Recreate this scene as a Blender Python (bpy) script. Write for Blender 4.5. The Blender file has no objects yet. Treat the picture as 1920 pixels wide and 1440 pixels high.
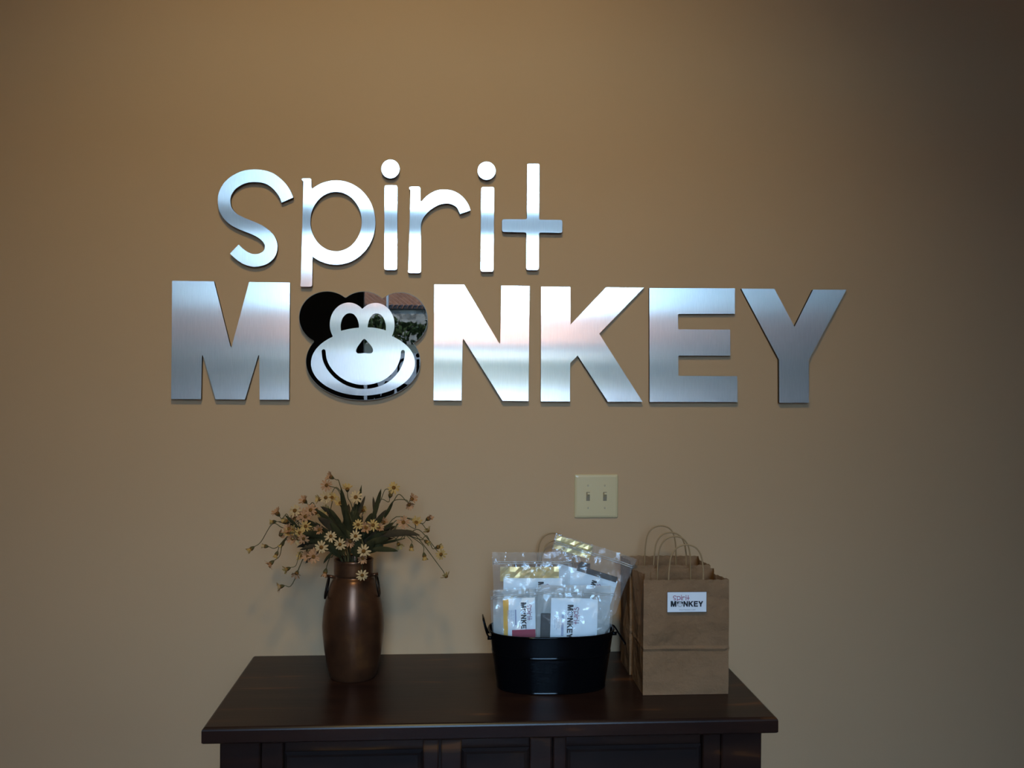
import bpy, math, random
from math import sin, cos, pi, radians, sqrt, atan2
from mathutils import Vector, Matrix, noise
from mathutils.geometry import tessellate_polygon

random.seed(7)
SC = bpy.context.scene
COL = SC.collection

# ------------------------------------------------------------------ camera
F_PX, D, H = 1720.0, 2.4096, 1.5351
YAW, PITCH, ROLL = 0.06654, -0.00808, 0.00686
CAM = Vector((0, -D, H))
_fw = Vector((sin(YAW) * cos(PITCH), cos(YAW) * cos(PITCH), sin(PITCH)))
_r = Vector((cos(YAW), -sin(YAW), 0))
_u = _r.cross(_fw)
C_R = _r * cos(ROLL) + _u * sin(ROLL)
C_U = -_r * sin(ROLL) + _u * cos(ROLL)
cam_data = bpy.data.cameras.new('camera')
cam = bpy.data.objects.new('camera', cam_data)
COL.objects.link(cam)
cam_data.sensor_width = 36
cam_data.lens = F_PX / 1920 * 36
cam_data.clip_start = 0.02
cam_data.clip_end = 200
cam.matrix_world = Matrix(((C_R.x, C_U.x, -_fw.x, CAM.x), (C_R.y, C_U.y, -_fw.y, CAM.y),
                           (C_R.z, C_U.z, -_fw.z, CAM.z), (0, 0, 0, 1)))
SC.camera = cam


def ray(px, py):
    return _fw * F_PX + C_R * (px - 960) - C_U * (py - 720)


def at_y(px, py, y=0.0):
    d = ray(px, py)
    return CAM + d * ((y + D) / d.y)


def at_z(px, py, z):
    d = ray(px, py)
    return CAM + d * ((z - H) / d.z)


# ------------------------------------------------------------------ sky, sun, exposure
SKY_STRENGTH = 31.0
SUN_STRENGTH = 42.0
SPOT_POWER = 80.0
world = bpy.data.worlds.new('sky')
SC.world = world
world.use_nodes = True
nt = world.node_tree
nt.nodes.clear()
_o = nt.nodes.new('ShaderNodeOutputWorld')
_b = nt.nodes.new('ShaderNodeBackground')
_tc = nt.nodes.new('ShaderNodeTexCoord')
_sx = nt.nodes.new('ShaderNodeSeparateXYZ')
_rp = nt.nodes.new('ShaderNodeValToRGB')
_rp.color_ramp.elements[0].position = 0.0
_rp.color_ramp.elements[0].color = (0.44, 0.71, 1.0, 1)
_rp.color_ramp.elements[1].position = 0.6
_rp.color_ramp.elements[1].color = (0.25, 0.52, 1.0, 1)
nt.links.new(_tc.outputs['Generated'], _sx.inputs[0])
nt.links.new(_sx.outputs['Z'], _rp.inputs[0])
_nz = nt.nodes.new('ShaderNodeTexNoise')
_nz.inputs['Scale'].default_value = 2.2
_nz.inputs['Detail'].default_value = 5
nt.links.new(_tc.outputs['Generated'], _nz.inputs['Vector'])
_cr = nt.nodes.new('ShaderNodeValToRGB')
_cr.color_ramp.elements[0].position = 0.5
_cr.color_ramp.elements[0].color = (0, 0, 0, 1)
_cr.color_ramp.elements[1].position = 0.75
_cr.color_ramp.elements[1].color = (0.45, 0.45, 0.45, 1)
nt.links.new(_nz.outputs['Fac'], _cr.inputs[0])
_mx = nt.nodes.new('ShaderNodeMix')
_mx.data_type = 'RGBA'
nt.links.new(_cr.outputs[0], _mx.inputs[0])
nt.links.new(_rp.outputs[0], _mx.inputs[6])
_mx.inputs[7].default_value = (1.0, 1.0, 1.0, 1)
nt.links.new(_mx.outputs[2], _b.inputs[0])
_b.inputs[1].default_value = SKY_STRENGTH
nt.links.new(_b.outputs[0], _o.inputs[0])

sun_d = bpy.data.lights.new('sun', 'SUN')
sun_d.energy = SUN_STRENGTH
sun_d.angle = radians(0.6)
sun_d.color = (1.0, 0.93, 0.82)
sun = bpy.data.objects.new('sun', sun_d)
sun.rotation_euler = Vector((0.35, -0.62, -0.75)).to_track_quat('-Z', 'Y').to_euler()
sun.location = (0, 6, 12)
COL.objects.link(sun)

# storefront opening behind the photographer (X range, head height, plane)
WX0, WX1, WZ1, WY = -0.69, 0.85, 3.22, -4.43
TR0, TR1 = 2.58, 2.77          # transom bar
por_d = bpy.data.lights.new('window_portal', 'AREA')
por_d.shape = 'RECTANGLE'
por_d.size = WX1 - WX0
por_d.size_y = WZ1
por_d.cycles.is_portal = True
por = bpy.data.objects.new('window_portal', por_d)
por.location = ((WX0 + WX1) / 2, WY - 0.12, WZ1 / 2)
por.rotation_euler = (radians(90), 0, 0)      # faces +Y, into the room
por.rotation_euler = Vector((0, 1, 0)).to_track_quat('-Z', 'Z').to_euler()
COL.objects.link(por)

vs = SC.view_settings
vs.view_transform = 'Standard'
vs.look = 'None'
vs.gamma = 1.0
vs.use_curve_mapping = False
vs.exposure = 0.0
SC.cycles.max_bounces = 10
SC.cycles.diffuse_bounces = 5
SC.cycles.glossy_bounces = 5
SC.cycles.transparent_max_bounces = 24
SC.cycles.transmission_bounces = 6
SC.cycles.sample_clamp_indirect = 6.0
SC.cycles.use_denoising = True


# ------------------------------------------------------------------ materials
def mat(name, color=(0.5, 0.5, 0.5), rough=0.5, metal=0.0, spec=0.5, coat=0.0):
    m = bpy.data.materials.new(name)
    m.use_nodes = True
    b = m.node_tree.nodes['Principled BSDF']
    b.inputs['Base Color'].default_value = (*color, 1)
    b.inputs['Roughness'].default_value = rough
    b.inputs['Metallic'].default_value = metal
    b.inputs['Specular IOR Level'].default_value = spec
    b.inputs['Coat Weight'].default_value = coat
    return m


def N(m, t, **kw):
    n = m.node_tree.nodes.new(t)
    for k, v in kw.items():
        if k in n.inputs:
            n.inputs[k].default_value = v
        else:
            setattr(n, k, v)
    return n


def L(m, a, b):
    m.node_tree.links.new(a, b)


def coords(m, scale=(1, 1, 1), rot=(0, 0, 0), kind='Object'):
    tc = N(m, 'ShaderNodeTexCoord')
    mp = N(m, 'ShaderNodeMapping')
    mp.inputs['Scale'].default_value = scale
    mp.inputs['Rotation'].default_value = rot
    L(m, tc.outputs[kind], mp.inputs['Vector'])
    return mp.outputs['Vector']


def vary(m, stops, scale=(1, 1, 1), nscale=5.0, detail=4.0, rough=0.5, rot=(0, 0, 0), dist=0.0):
    """base colour from a noise ramp; stops = [(pos, rgb), ...]"""
    v = coords(m, scale, rot)
    n = N(m, 'ShaderNodeTexNoise', Scale=nscale, Detail=detail, Roughness=rough, Distortion=dist)
    L(m, v, n.inputs['Vector'])
    r = N(m, 'ShaderNodeValToRGB')
    els = r.color_ramp.elements
    while len(els) < len(stops):
        els.new(0.5)
    for e, (p, c) in zip(els, stops):
        e.position = p
        e.color = (*c, 1)
    L(m, n.outputs['Fac'], r.inputs[0])
    L(m, r.outputs[0], m.node_tree.nodes['Principled BSDF'].inputs['Base Color'])
    return n


def bump(m, nscale=50.0, strength=0.2, dist=0.002, scale=(1, 1, 1), detail=4.0):
    v = coords(m, scale)
    n = N(m, 'ShaderNodeTexNoise', Scale=nscale, Detail=detail)
    L(m, v, n.inputs['Vector'])
    b = N(m, 'ShaderNodeBump', Strength=strength, Distance=dist)
    L(m, n.outputs['Fac'], b.inputs['Height'])
    L(m, b.outputs[0], m.node_tree.nodes['Principled BSDF'].inputs['Normal'])


M = {}
M['wall'] = mat('tan_wall_paint', (0.475, 0.295, 0.165), 0.75, spec=0.25)
vary(M['wall'], [(0.35, (0.465, 0.289, 0.162)), (0.65, (0.485, 0.301, 0.169))], nscale=1.3, detail=2)
bump(M['wall'], 260, 0.12, 0.001, detail=3)
M['ceiling'] = mat('ceiling_paint', (0.62, 0.57, 0.48), 0.9)
bump(M['ceiling'], 120, 0.2, 0.002)
M['lamp_glow'] = mat('glowing_shade', (0.9, 0.85, 0.75), 0.5)
_pb = M['lamp_glow'].node_tree.nodes['Principled BSDF']
_pb.inputs['Emission Color'].default_value = (1.0, 0.74, 0.42, 1)
_pb.inputs['Emission Strength'].default_value = 12.0
M['floor'] = mat('floor_boards', (0.16, 0.085, 0.045), 0.4)
vary(M['floor'], [(0.3, (0.20, 0.075, 0.03)), (0.7, (0.30, 0.13, 0.055))], scale=(1, 12, 1), nscale=3)

# brushed steel with a vertical grain: reflections spread sideways, stay crisp up and down
m = bpy.data.materials.new('brushed_steel')
m.use_nodes = True
m.node_tree.nodes.remove(m.node_tree.nodes['Principled BSDF'])
out = m.node_tree.nodes['Material Output']
tv = N(m, 'ShaderNodeCombineXYZ', X=0.0, Y=0.0, Z=1.0)
gv = coords(m, (1500, 1500, 40))
gn = N(m, 'ShaderNodeTexNoise', Scale=1.0, Detail=3.0)
L(m, gv, gn.inputs['Vector'])
gr = N(m, 'ShaderNodeValToRGB')
gr.color_ramp.elements[0].position = 0.3
gr.color_ramp.elements[0].color = (0.66, 0.64, 0.61, 1)
gr.color_ramp.elements[1].position = 0.7
gr.color_ramp.elements[1].color = (0.77, 0.745, 0.71, 1)
L(m, gn.outputs['Fac'], gr.inputs[0])
g1 = N(m, 'ShaderNodeBsdfAnisotropic', Roughness=0.13, Anisotropy=0.80)
g2 = N(m, 'ShaderNodeBsdfAnisotropic', Roughness=0.37, Anisotropy=0.46)
for g in (g1, g2):
    L(m, gr.outputs[0], g.inputs['Color'])
    L(m, tv.outputs[0], g.inputs['Tangent'])
ms = N(m, 'ShaderNodeMixShader', Fac=0.27)
L(m, g1.outputs[0], ms.inputs[1])
L(m, g2.outputs[0], ms.inputs[2])
L(m, ms.outputs[0], out.inputs['Surface'])
M['steel'] = m

M['letter_edge'] = mat('dark_letter_edge', (0.02, 0.017, 0.015), 0.55)
M['acrylic'] = mat('black_gloss_acrylic', (0.002, 0.002, 0.002), 0.0, spec=0.5)
M['acrylic_edge'] = mat('polished_acrylic_edge', (0.16, 0.15, 0.135), 0.3)
M['almond'] = mat('almond_plastic', (0.56, 0.43, 0.245), 0.25)
M['slot'] = mat('switch_slot', (0.19, 0.14, 0.08), 0.5)
M['screw'] = mat('almond_screw', (0.45, 0.35, 0.20), 0.4)

m = mat('dark_stained_wood', (0.03, 0.014, 0.009), 0.30, spec=0.2)
vary(m, [(0.25, (0.014, 0.006, 0.005)), (0.5, (0.024, 0.010, 0.007)), (0.62, (0.032, 0.013, 0.008)),
         (0.72, (0.12, 0.040, 0.012))], scale=(1.4, 9, 9), nscale=2.0, detail=5, rot=(0, 0, 0.25), dist=0.6)
bump(m, 12, 0.12, 0.001, scale=(1, 10, 10))
M['wood'] = m
m = mat('carved_panel_wood', (0.03, 0.014, 0.009), 0.4, spec=0.14)
vary(m, [(0.3, (0.014, 0.008, 0.007)), (0.6, (0.024, 0.012, 0.009)), (0.85, (0.09, 0.035, 0.012))],
     scale=(2, 6, 6), nscale=2.4, detail=5)
M['panel_wood'] = m

m = mat('aged_copper', (0.10, 0.045, 0.025), 0.30, metal=0.55, spec=0.3)
vary(m, [(0.3, (0.060, 0.024, 0.013)), (0.55, (0.11, 0.043, 0.019)), (0.8, (0.24, 0.095, 0.032))], nscale=14, detail=6)
bump(m, 30, 0.10, 0.003)
M['copper'] = m
M['wire'] = mat('dark_wire', (0.03, 0.018, 0.012), 0.4, metal=0.8)
M['enamel'] = mat('black_enamel', (0.002, 0.002, 0.0025), 0.05, spec=0.13)

m = mat('kraft_paper', (0.27, 0.155, 0.085), 0.8, spec=0.2)
vary(m, [(0.3, (0.205, 0.105, 0.050)), (0.7, (0.250, 0.132, 0.066))], nscale=9, detail=6)
bump(m, 13, 1.0, 0.022, detail=6)
M['kraft'] = m
M['kraft_cord'] = mat('twisted_kraft_cord', (0.33, 0.20, 0.10), 0.75, spec=0.2)
bump(M['kraft_cord'], 400, 0.4, 0.001)

M['card'] = mat('white_card', (0.95, 0.91, 0.88), 0.45)
M['sticker'] = mat('gloss_white_sticker', (0.78, 0.77, 0.80), 0.2)
M['ink_black'] = mat('black_ink', (0.008, 0.007, 0.012), 0.4)
M['ink_magenta'] = mat('magenta_ink', (0.30, 0.035, 0.09), 0.4)
M['ink_grey'] = mat('grey_ink', (0.40, 0.40, 0.50), 0.5)
M['ink_white'] = mat('pale_print', (0.72, 0.71, 0.75), 0.4)
M['red'] = mat('red_print', (0.42, 0.012, 0.05), 0.35)
M['orange'] = mat('orange_card', (0.85, 0.42, 0.03), 0.45)
M['charcoal'] = mat('charcoal_rubber', (0.014, 0.014, 0.016), 0.5)
M['brown_strap'] = mat('dark_brown_strap', (0.05, 0.028, 0.022), 0.5)
M['gold'] = mat('pale_gold_reflection', (0.82, 0.56, 0.22), 0.3, metal=0.35)  # colour stands in for golden reflections on the plastic film


def film(name, haze, gloss, tint=(0.86, 0.84, 0.81)):
    m = bpy.data.materials.new(name)
    m.use_nodes = True
    t = m.node_tree
    t.nodes.remove(t.nodes['Principled BSDF'])
    out = t.nodes['Material Output']
    tr = N(m, 'ShaderNodeBsdfTransparent')
    tr.inputs[0].default_value = (0.99, 0.99, 0.99, 1)
    df = N(m, 'ShaderNodeBsdfDiffuse')
    df.inputs[0].default_value = (*tint, 1)
    gl = N(m, 'ShaderNodeBsdfGlossy')
    gl.inputs['Roughness'].default_value = 0.09
    v = coords(m, (1, 1, 1))
    n = N(m, 'ShaderNodeTexNoise', Scale=34.0, Detail=3.0, Distortion=0.8)
    L(m, v, n.inputs['Vector'])
    bp = N(m, 'ShaderNodeBump', Strength=0.75, Distance=0.006)
    L(m, n.outputs['Fac'], bp.inputs['Height'])
    L(m, bp.outputs[0], gl.inputs['Normal'])
    m1 = N(m, 'ShaderNodeMixShader', Fac=haze)
    L(m, tr.outputs[0], m1.inputs[1])
    L(m, df.outputs[0], m1.inputs[2])
    fr = N(m, 'ShaderNodeFresnel', IOR=gloss)
    L(m, bp.outputs[0], fr.inputs['Normal'])
    m2 = N(m, 'ShaderNodeMixShader')
    L(m, fr.outputs[0], m2.inputs[0])
    L(m, m1.outputs[0], m2.inputs[1])
    L(m, gl.outputs[0], m2.inputs[2])
    L(m, m2.outputs[0], out.inputs['Surface'])
    return m


M['film'] = film('clear_plastic_film', 0.075, 1.55)
M['milky'] = film('milky_inner_sleeve', 0.30, 1.4, (0.92, 0.84, 0.74))
M['zip'] = film('zip_seal_plastic', 0.45, 1.55)

for k, c in (('petal_cream', (0.45, 0.265, 0.115)), ('petal_blush', (0.37, 0.165, 0.07)), ('petal_gold', (0.42, 0.23, 0.065))):
    M[k] = mat(k, c, 0.7, spec=0.2)
    vary(M[k], [(0.3, tuple(x * 0.82 for x in c)), (0.7, tuple(min(1, x * 1.15) for x in c))], nscale=120, detail=2)
M['disc'] = mat('flower_disc', (0.17, 0.065, 0.012), 0.9, spec=0.1)
bump(M['disc'], 500, 0.8, 0.002)
M['calyx'] = mat('dry_calyx', (0.075, 0.055, 0.018), 0.8, spec=0.2)
M['stem'] = mat('dry_stem', (0.085, 0.062, 0.022), 0.75, spec=0.2)
M['leaf_green'] = mat('dark_leaf', (0.022, 0.030, 0.013), 0.85, spec=0.06)
vary(M['leaf_green'], [(0.3, (0.022, 0.018, 0.007)), (0.7, (0.052, 0.040, 0.014))], nscale=30)
M['leaf_brown'] = mat('brown_leaf', (0.042, 0.027, 0.017), 0.85, spec=0.06)
vary(M['leaf_brown'], [(0.3, (0.030, 0.018, 0.010)), (0.7, (0.068, 0.042, 0.020))], nscale=30)

M['alu'] = mat('bronze_window_frame', (0.055, 0.045, 0.038), 0.45, metal=0.4)
m = bpy.data.materials.new('window_glass')
m.use_nodes = True
m.node_tree.nodes.remove(m.node_tree.nodes['Principled BSDF'])
_t = N(m, 'ShaderNodeBsdfTransparent')
_t.inputs[0].default_value = (0.93, 0.95, 0.94, 1)
_g = N(m, 'ShaderNodeBsdfGlossy', Roughness=0.0)
_f = N(m, 'ShaderNodeFresnel', IOR=1.45)
_m = N(m, 'ShaderNodeMixShader')
L(m, _f.outputs[0], _m.inputs[0])
L(m, _t.outputs[0], _m.inputs[1])
L(m, _g.outputs[0], _m.inputs[2])
L(m, _m.outputs[0], m.node_tree.nodes['Material Output'].inputs['Surface'])
M['glass'] = m
M['asphalt'] = mat('pale_asphalt', (0.20, 0.19, 0.18), 0.9)
vary(M['asphalt'], [(0.3, (0.16, 0.15, 0.14)), (0.7, (0.22, 0.205, 0.19))], nscale=3)
M['turf'] = mat('dry_turf', (0.07, 0.062, 0.03), 0.95)
M['rooftile'] = mat('clay_roof_tile', (0.42, 0.17, 0.085), 0.8)
vary(M['rooftile'], [(0.3, (0.17, 0.062, 0.026)), (0.7, (0.26, 0.105, 0.045))], nscale=4)
m = mat('limestone_wall', (0.36, 0.33, 0.29), 0.9)
_v = coords(m, (2.2, 2.2, 3.6))
_vo = N(m, 'ShaderNodeTexVoronoi', Scale=2.0)
L(m, _v, _vo.inputs['Vector'])
_rr = N(m, 'ShaderNodeValToRGB')
_rr.color_ramp.elements[0].color = (0.09, 0.083, 0.075, 1)
_rr.color_ramp.elements[1].color = (0.42, 0.38, 0.33, 1)
L(m, _vo.outputs['Color'], _rr.inputs[0])
L(m, _rr.outputs[0], m.node_tree.nodes['Principled BSDF'].inputs['Base Color'])
M['limestone'] = m
M['shading_wall'] = mat('brown_stucco', (0.13, 0.085, 0.055), 0.9)  # finish of the added light-blocking walls outside
bump(M['shading_wall'], 40, 0.3, 0.01)
M['soffit'] = mat('dark_eave', (0.03, 0.03, 0.035), 0.7)
M['hedge'] = mat('hedge_leaf', (0.032, 0.046, 0.014), 0.8, spec=0.1)
M['post'] = mat('galvanised_post', (0.45, 0.46, 0.48), 0.5)


# ------------------------------------------------------------------ object helpers
def tag(o, label=None, cat=None, group=None, kind=None):
    if label:
        o['label'] = label
    if cat:
        o['category'] = cat
    if group:
        o['group'] = group
    if kind:
        o['kind'] = kind
    return o


def thing(name, label, cat, loc=(0, 0, 0), rot=(0, 0, 0), group=None):
    o = bpy.data.objects.new(name, None)
    o.empty_display_size = 0.05
    o.location = loc
    o.rotation_euler = rot
    COL.objects.link(o)
    return tag(o, label, cat, group)


def mesh(name, V, Fc, material, smooth=False):
    me = bpy.data.meshes.new(name)
    me.from_pydata([tuple(v) for v in V], [], Fc)
    me.materials.append(material)
    if smooth:
        me.polygons.foreach_set('use_smooth', [True] * len(me.polygons))
    me.update()
    return me


def obj(name, me, parent=None, loc=None, mw=None):
    o = bpy.data.objects.new(name, me)
    COL.objects.link(o)
    if parent is not None:
        o.parent = parent
    if mw is not None:
        o.matrix_local = mw
    elif loc is not None:
        o.location = loc
    return o


def put(name, VF, material, parent=None, smooth=False, origin=None):
    """link (verts, faces) as one mesh; origin (world) is taken off the vertices"""
    V, Fc = VF
    if origin is not None:
        o = Vector(origin)
        V = [Vector(v) - o for v in V]
    ob = obj(name, mesh(name, V, Fc, material, smooth), parent)
    if parent is None and origin is not None:
        ob.location = origin
    return ob


def join(*parts):
    V, Fc = [], []
    for v, f in parts:
        n = len(V)
        V += list(v)
        Fc += [tuple(i + n for i in q) for q in f]
    return V, Fc


def box(x0, x1, y0, y1, z0, z1, b=0.0):
    """box, with chamfered edges when b > 0"""
    if b <= 0:
        V = [(x, y, z) for z in (z0, z1) for y in (y0, y1) for x in (x0, x1)]
        return V, [(0, 2, 3, 1), (4, 5, 7, 6), (0, 1, 5, 4), (2, 6, 7, 3), (0, 4, 6, 2), (1, 3, 7, 5)]
    V, idx = [], {}
    for sx in (0, 1):
        for sy in (0, 1):
            for sz in (0, 1):
                X, Y, Z = (x0, x1)[sx], (y0, y1)[sy], (z0, z1)[sz]
                ix, iy, iz = X + (b if sx == 0 else -b), Y + (b if sy == 0 else -b), Z + (b if sz == 0 else -b)
                for k, p in enumerate(((X, iy, iz), (ix, Y, iz), (ix, iy, Z))):
                    idx[sx, sy, sz, k] = len(V)
                    V.append(p)
    Fc = []
    I = idx
    for s in (0, 1):
        q = [I[s, 0, 0, 0], I[s, 1, 0, 0], I[s, 1, 1, 0], I[s, 0, 1, 0]]
        Fc.append(tuple(q if s else q[::-1]))
        q = [I[0, s, 0, 1], I[1, s, 0, 1], I[1, s, 1, 1], I[0, s, 1, 1]]
        Fc.append(tuple(q[::-1] if s else q))
        q = [I[0, 0, s, 2], I[1, 0, s, 2], I[1, 1, s, 2], I[0, 1, s, 2]]
        Fc.append(tuple(q if s else q[::-1]))
    for a in (0, 1):
        for c in (0, 1):
            Fc.append((I[a, c, 0, 0], I[a, c, 1, 0], I[a, c, 1, 1], I[a, c, 0, 1]))
            Fc.append((I[a, 0, c, 0], I[a, 1, c, 0], I[a, 1, c, 2], I[a, 0, c, 2]))
            Fc.append((I[0, a, c, 1], I[1, a, c, 1], I[1, a, c, 2], I[0, a, c, 2]))
    for sx in (0, 1):
        for sy in (0, 1):
            for sz in (0, 1):
                Fc.append((I[sx, sy, sz, 0], I[sx, sy, sz, 1], I[sx, sy, sz, 2]))
    return V, Fc


def tube(pts, r, seg=6, caps=True):
    pts = [Vector(p) for p in pts]
    n = len(pts)
    rs = r if isinstance(r, (list, tuple)) else [r] * n
    V, Fc = [], []
    up = None
    for i, p in enumerate(pts):
        t = (pts[min(i + 1, n - 1)] - pts[max(i - 1, 0)]).normalized()
        if up is None:
            up = Vector((0, 0, 1)) if abs(t.z) < 0.9 else Vector((1, 0, 0))
        s = t.cross(up).normalized()
        up = s.cross(t).normalized()
        for k in range(seg):
            a = 2 * pi * k / seg
            V.append(p + (s * cos(a) + up * sin(a)) * rs[i])
    for i in range(n - 1):
        for k in range(seg):
            a, b = i * seg + k, i * seg + (k + 1) % seg
            Fc.append((a, b, b + seg, a + seg))
    if caps:
        Fc.append(tuple(range(seg))[::-1])
        Fc.append(tuple(range((n - 1) * seg, n * seg)))
    return V, Fc


def lathe(profile, c, seg=40):
    V, Fc = [], []
    for r, z in profile:
        for k in range(seg):
            a = 2 * pi * k / seg
            V.append((c[0] + r * cos(a), c[1] + r * sin(a), z))
    for i in range(len(profile) - 1):
        for k in range(seg):
            a, b = i * seg + k, i * seg + (k + 1) % seg
            Fc.append((a, b, b + seg, a + seg))
    Fc.append(tuple(range(seg))[::-1])
    return V, Fc


def catmull(pts, per=8, closed=False):
    P = [Vector(p) for p in pts]
    out = []
    n = len(P)
    rng = range(n if closed else n - 1)
    for i in rng:
        p0 = P[(i - 1) % n] if (closed or i > 0) else P[0] * 2 - P[1]
        p1, p2 = P[i], P[(i + 1) % n]
        p3 = P[(i + 2) % n] if (closed or i + 2 < n) else P[-1] * 2 - P[-2]
        for k in range(per):
            t = k / per
            out.append(0.5 * ((2 * p1) + (p2 - p0) * t + (2 * p0 - 5 * p1 + 4 * p2 - p3) * t * t + (3 * p1 - p0 - 3 * p2 + p3) * t ** 3))
    if not closed:
        out.append(P[-1])
    return out


# ---- 2D outlines (photo-pixel coordinates of the sign, turned to wall coordinates below)
def fillet(poly, rad, seg=4):
    out, n = [], len(poly)
    for i in range(n):
        r = rad[i] if isinstance(rad, (list, tuple)) else rad
        p, a, b = Vector(poly[i]), Vector(poly[i - 1]), Vector(poly[(i + 1) % n])
        if r <= 0:
            out.append(tuple(p))
            continue
        u, v = (a - p), (b - p)
        lu, lv = u.length, v.length
        u, v = u / lu, v / lv
        ang = max(0.05, u.angle(v))
        d = min(r / math.tan(ang / 2), lu * 0.45, lv * 0.45)
        s, e = p + u * d, p + v * d
        for k in range(seg + 1):
            t = k / seg
            out.append(tuple(s * (1 - t) ** 2 + p * 2 * t * (1 - t) + e * t * t))
    return out


def ell(cx, cy, a, b, n=56, t0=0.0, t1=2 * pi, end=False):
    return [(cx + a * cos(t0 + (t1 - t0) * k / n), cy + b * sin(t0 + (t1 - t0) * k / n)) for k in range(n + (1 if end else 0))]


def stroke(pts, w, per=6, rcap=False):
    c = catmull([(x, y, 0) for x, y in pts], per)
    Lf, Rt = [], []
    for i, p in enumerate(c):
        t = (c[min(i + 1, len(c) - 1)] - c[max(i - 1, 0)]).normalized()
        nrm = Vector((-t.y, t.x, 0)) * (w / 2)
        Lf.append((p + nrm)[:2])
        Rt.append((p - nrm)[:2])
    if rcap:
        def cap(p, q):
            m_ = (Vector(p) + Vector(q)) / 2
            d = (Vector(p) - m_)
            a0 = atan2(d.y, d.x)
            return [(m_.x + w / 2 * cos(a0 - pi * k / 8), m_.y + w / 2 * sin(a0 - pi * k / 8)) for k in range(1, 8)]
        return Lf + cap(Lf[-1], Rt[-1]) + Rt[::-1] + cap(Rt[0], Lf[0])
    return Lf + Rt[::-1]


def crop(ox, oy, s, pts):
    return [(ox + x / s, oy + y / s) for x, y in pts]


A = lambda pts: crop(380, 270, 5.142, pts)     # crops the outlines were measured in
B = lambda pts: crop(700, 270, 5.053, pts)
G = lambda pts: crop(540, 530, 6.0, pts)

s_pts = [(818, 540), (780, 458), (715, 383), (625, 325), (505, 306), (390, 322), (280, 385), (218, 475), (207, 560), (225, 640),
         (285, 715), (380, 768), (480, 808), (572, 855), (636, 915), (661, 985), (642, 1058), (585, 1105), (500, 1123),
         (420, 1103), (355, 1060), (305, 1013)]
s_out = stroke(s_pts, 121)
n_ = len(s_out) // 2
LET = []   # (name, [pieces: (piece name, [outer, holes...])])
LET.append(('s', [('face', [A(s_out)])]))
t0 = atan2((431 - 757) / 407, (1057 - 1285) / 380)
t1 = atan2((1086 - 757) / 407, (1060 - 1285) / 380)
arc = ell(1285, 757, 380, 407, 60, t0, t1, True)
p_out = fillet([(930, 330), (1047, 330), (1050, 420)], [20, 22, 0])
p_out += arc + fillet([(1058, 1120), (1056, 1375), (931, 1375)], [0, 20, 20])
LET.append(('p', [('face', [A(p_out), A(ell(1286, 748, 248, 287, 56))])]))
LET.append(('i', [('face', [B(fillet([(106, 390), (228, 390), (226, 1193), (103, 1193)], 24))]),
                  ('dot', [B(ell(162, 236, 86, 89, 36))])]))
r_out = fillet([(318, 403), (445, 403), (446, 540)], [22, 22, 6])
r_out += [(v[0], v[1]) for v in catmull([(456, 545, 0), (520, 482, 0), (600, 441, 0), (675, 432, 0), (760, 446, 0), (840, 495, 0), (895, 565, 0), (918, 622, 0)], 5)]
r_out += fillet([(921, 629), (822, 665)], 0)
r_out += [(v[0], v[1]) for v in catmull([(815, 650, 0), (790, 600, 0), (740, 570, 0), (690, 563, 0), (620, 577, 0), (540, 625, 0), (480, 690, 0), (455, 745, 0), (450, 800, 0)], 5)]
r_out += fillet([(450, 900), (452, 1223), (318, 1223)], [0, 24, 24])
LET.append(('r', [('face', [B(r_out)])]))
LET.append(('i', [('face', [B(fillet([(1022, 407), (1146, 407), (1138, 1210), (1015, 1210)], 24))]),
                  ('dot', [B(ell(1073, 253, 85, 86, 36))])]))
LET.append(('t', [('face', [B(fillet([(1458, 187), (1572, 187), (1571, 717), (1791, 720), (1790, 842), (1570, 838), (1567, 1193), (1449, 1193),
                                      (1450, 838), (1219, 832), (1219, 713), (1455, 713)], [12, 12, 16, 22, 22, 18, 22, 22, 18, 22, 22, 16]))])]))
LET.append(('M', [('face', [fillet([(321.3, 526.2), (399.8, 527.3), (432.7, 654.5), (466.1, 528.4), (542.8, 529.5), (541.9, 749.7), (486.8, 749.7),
                                    (485.6, 660.6), (459.2, 749.4), (404.3, 749), (378.2, 660.6), (376.7, 748.8), (320.8, 748.6)],
                                   [0, 0, 1.5, 0, 0, 0, 0, 1.5, 0, 0, 1.5, 0, 0], 2)])]))
# monkey-face emblem that stands for the O: union outline swept by angle, face plate with cut-outs


def radial_union(c, shapes, n=220):
    out = []
    for k in range(n):
        t = 2 * pi * k / n
        dx, dy = cos(t), sin(t)
        best = 0
        for cx, cy, a, b in shapes:
            ox, oy = (c[0] - cx) / a, (c[1] - cy) / b
            ux, uy = dx / a, dy / b
            qa, qb, qc = ux * ux + uy * uy, 2 * (ox * ux + oy * uy), ox * ox + oy * oy - 1
            disc = qb * qb - 4 * qa * qc
            if disc > 0:
                best = max(best, (-qb + sqrt(disc)) / (2 * qa))
        out.append((c[0] + dx * best, c[1] + dy * best))
    return out


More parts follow.
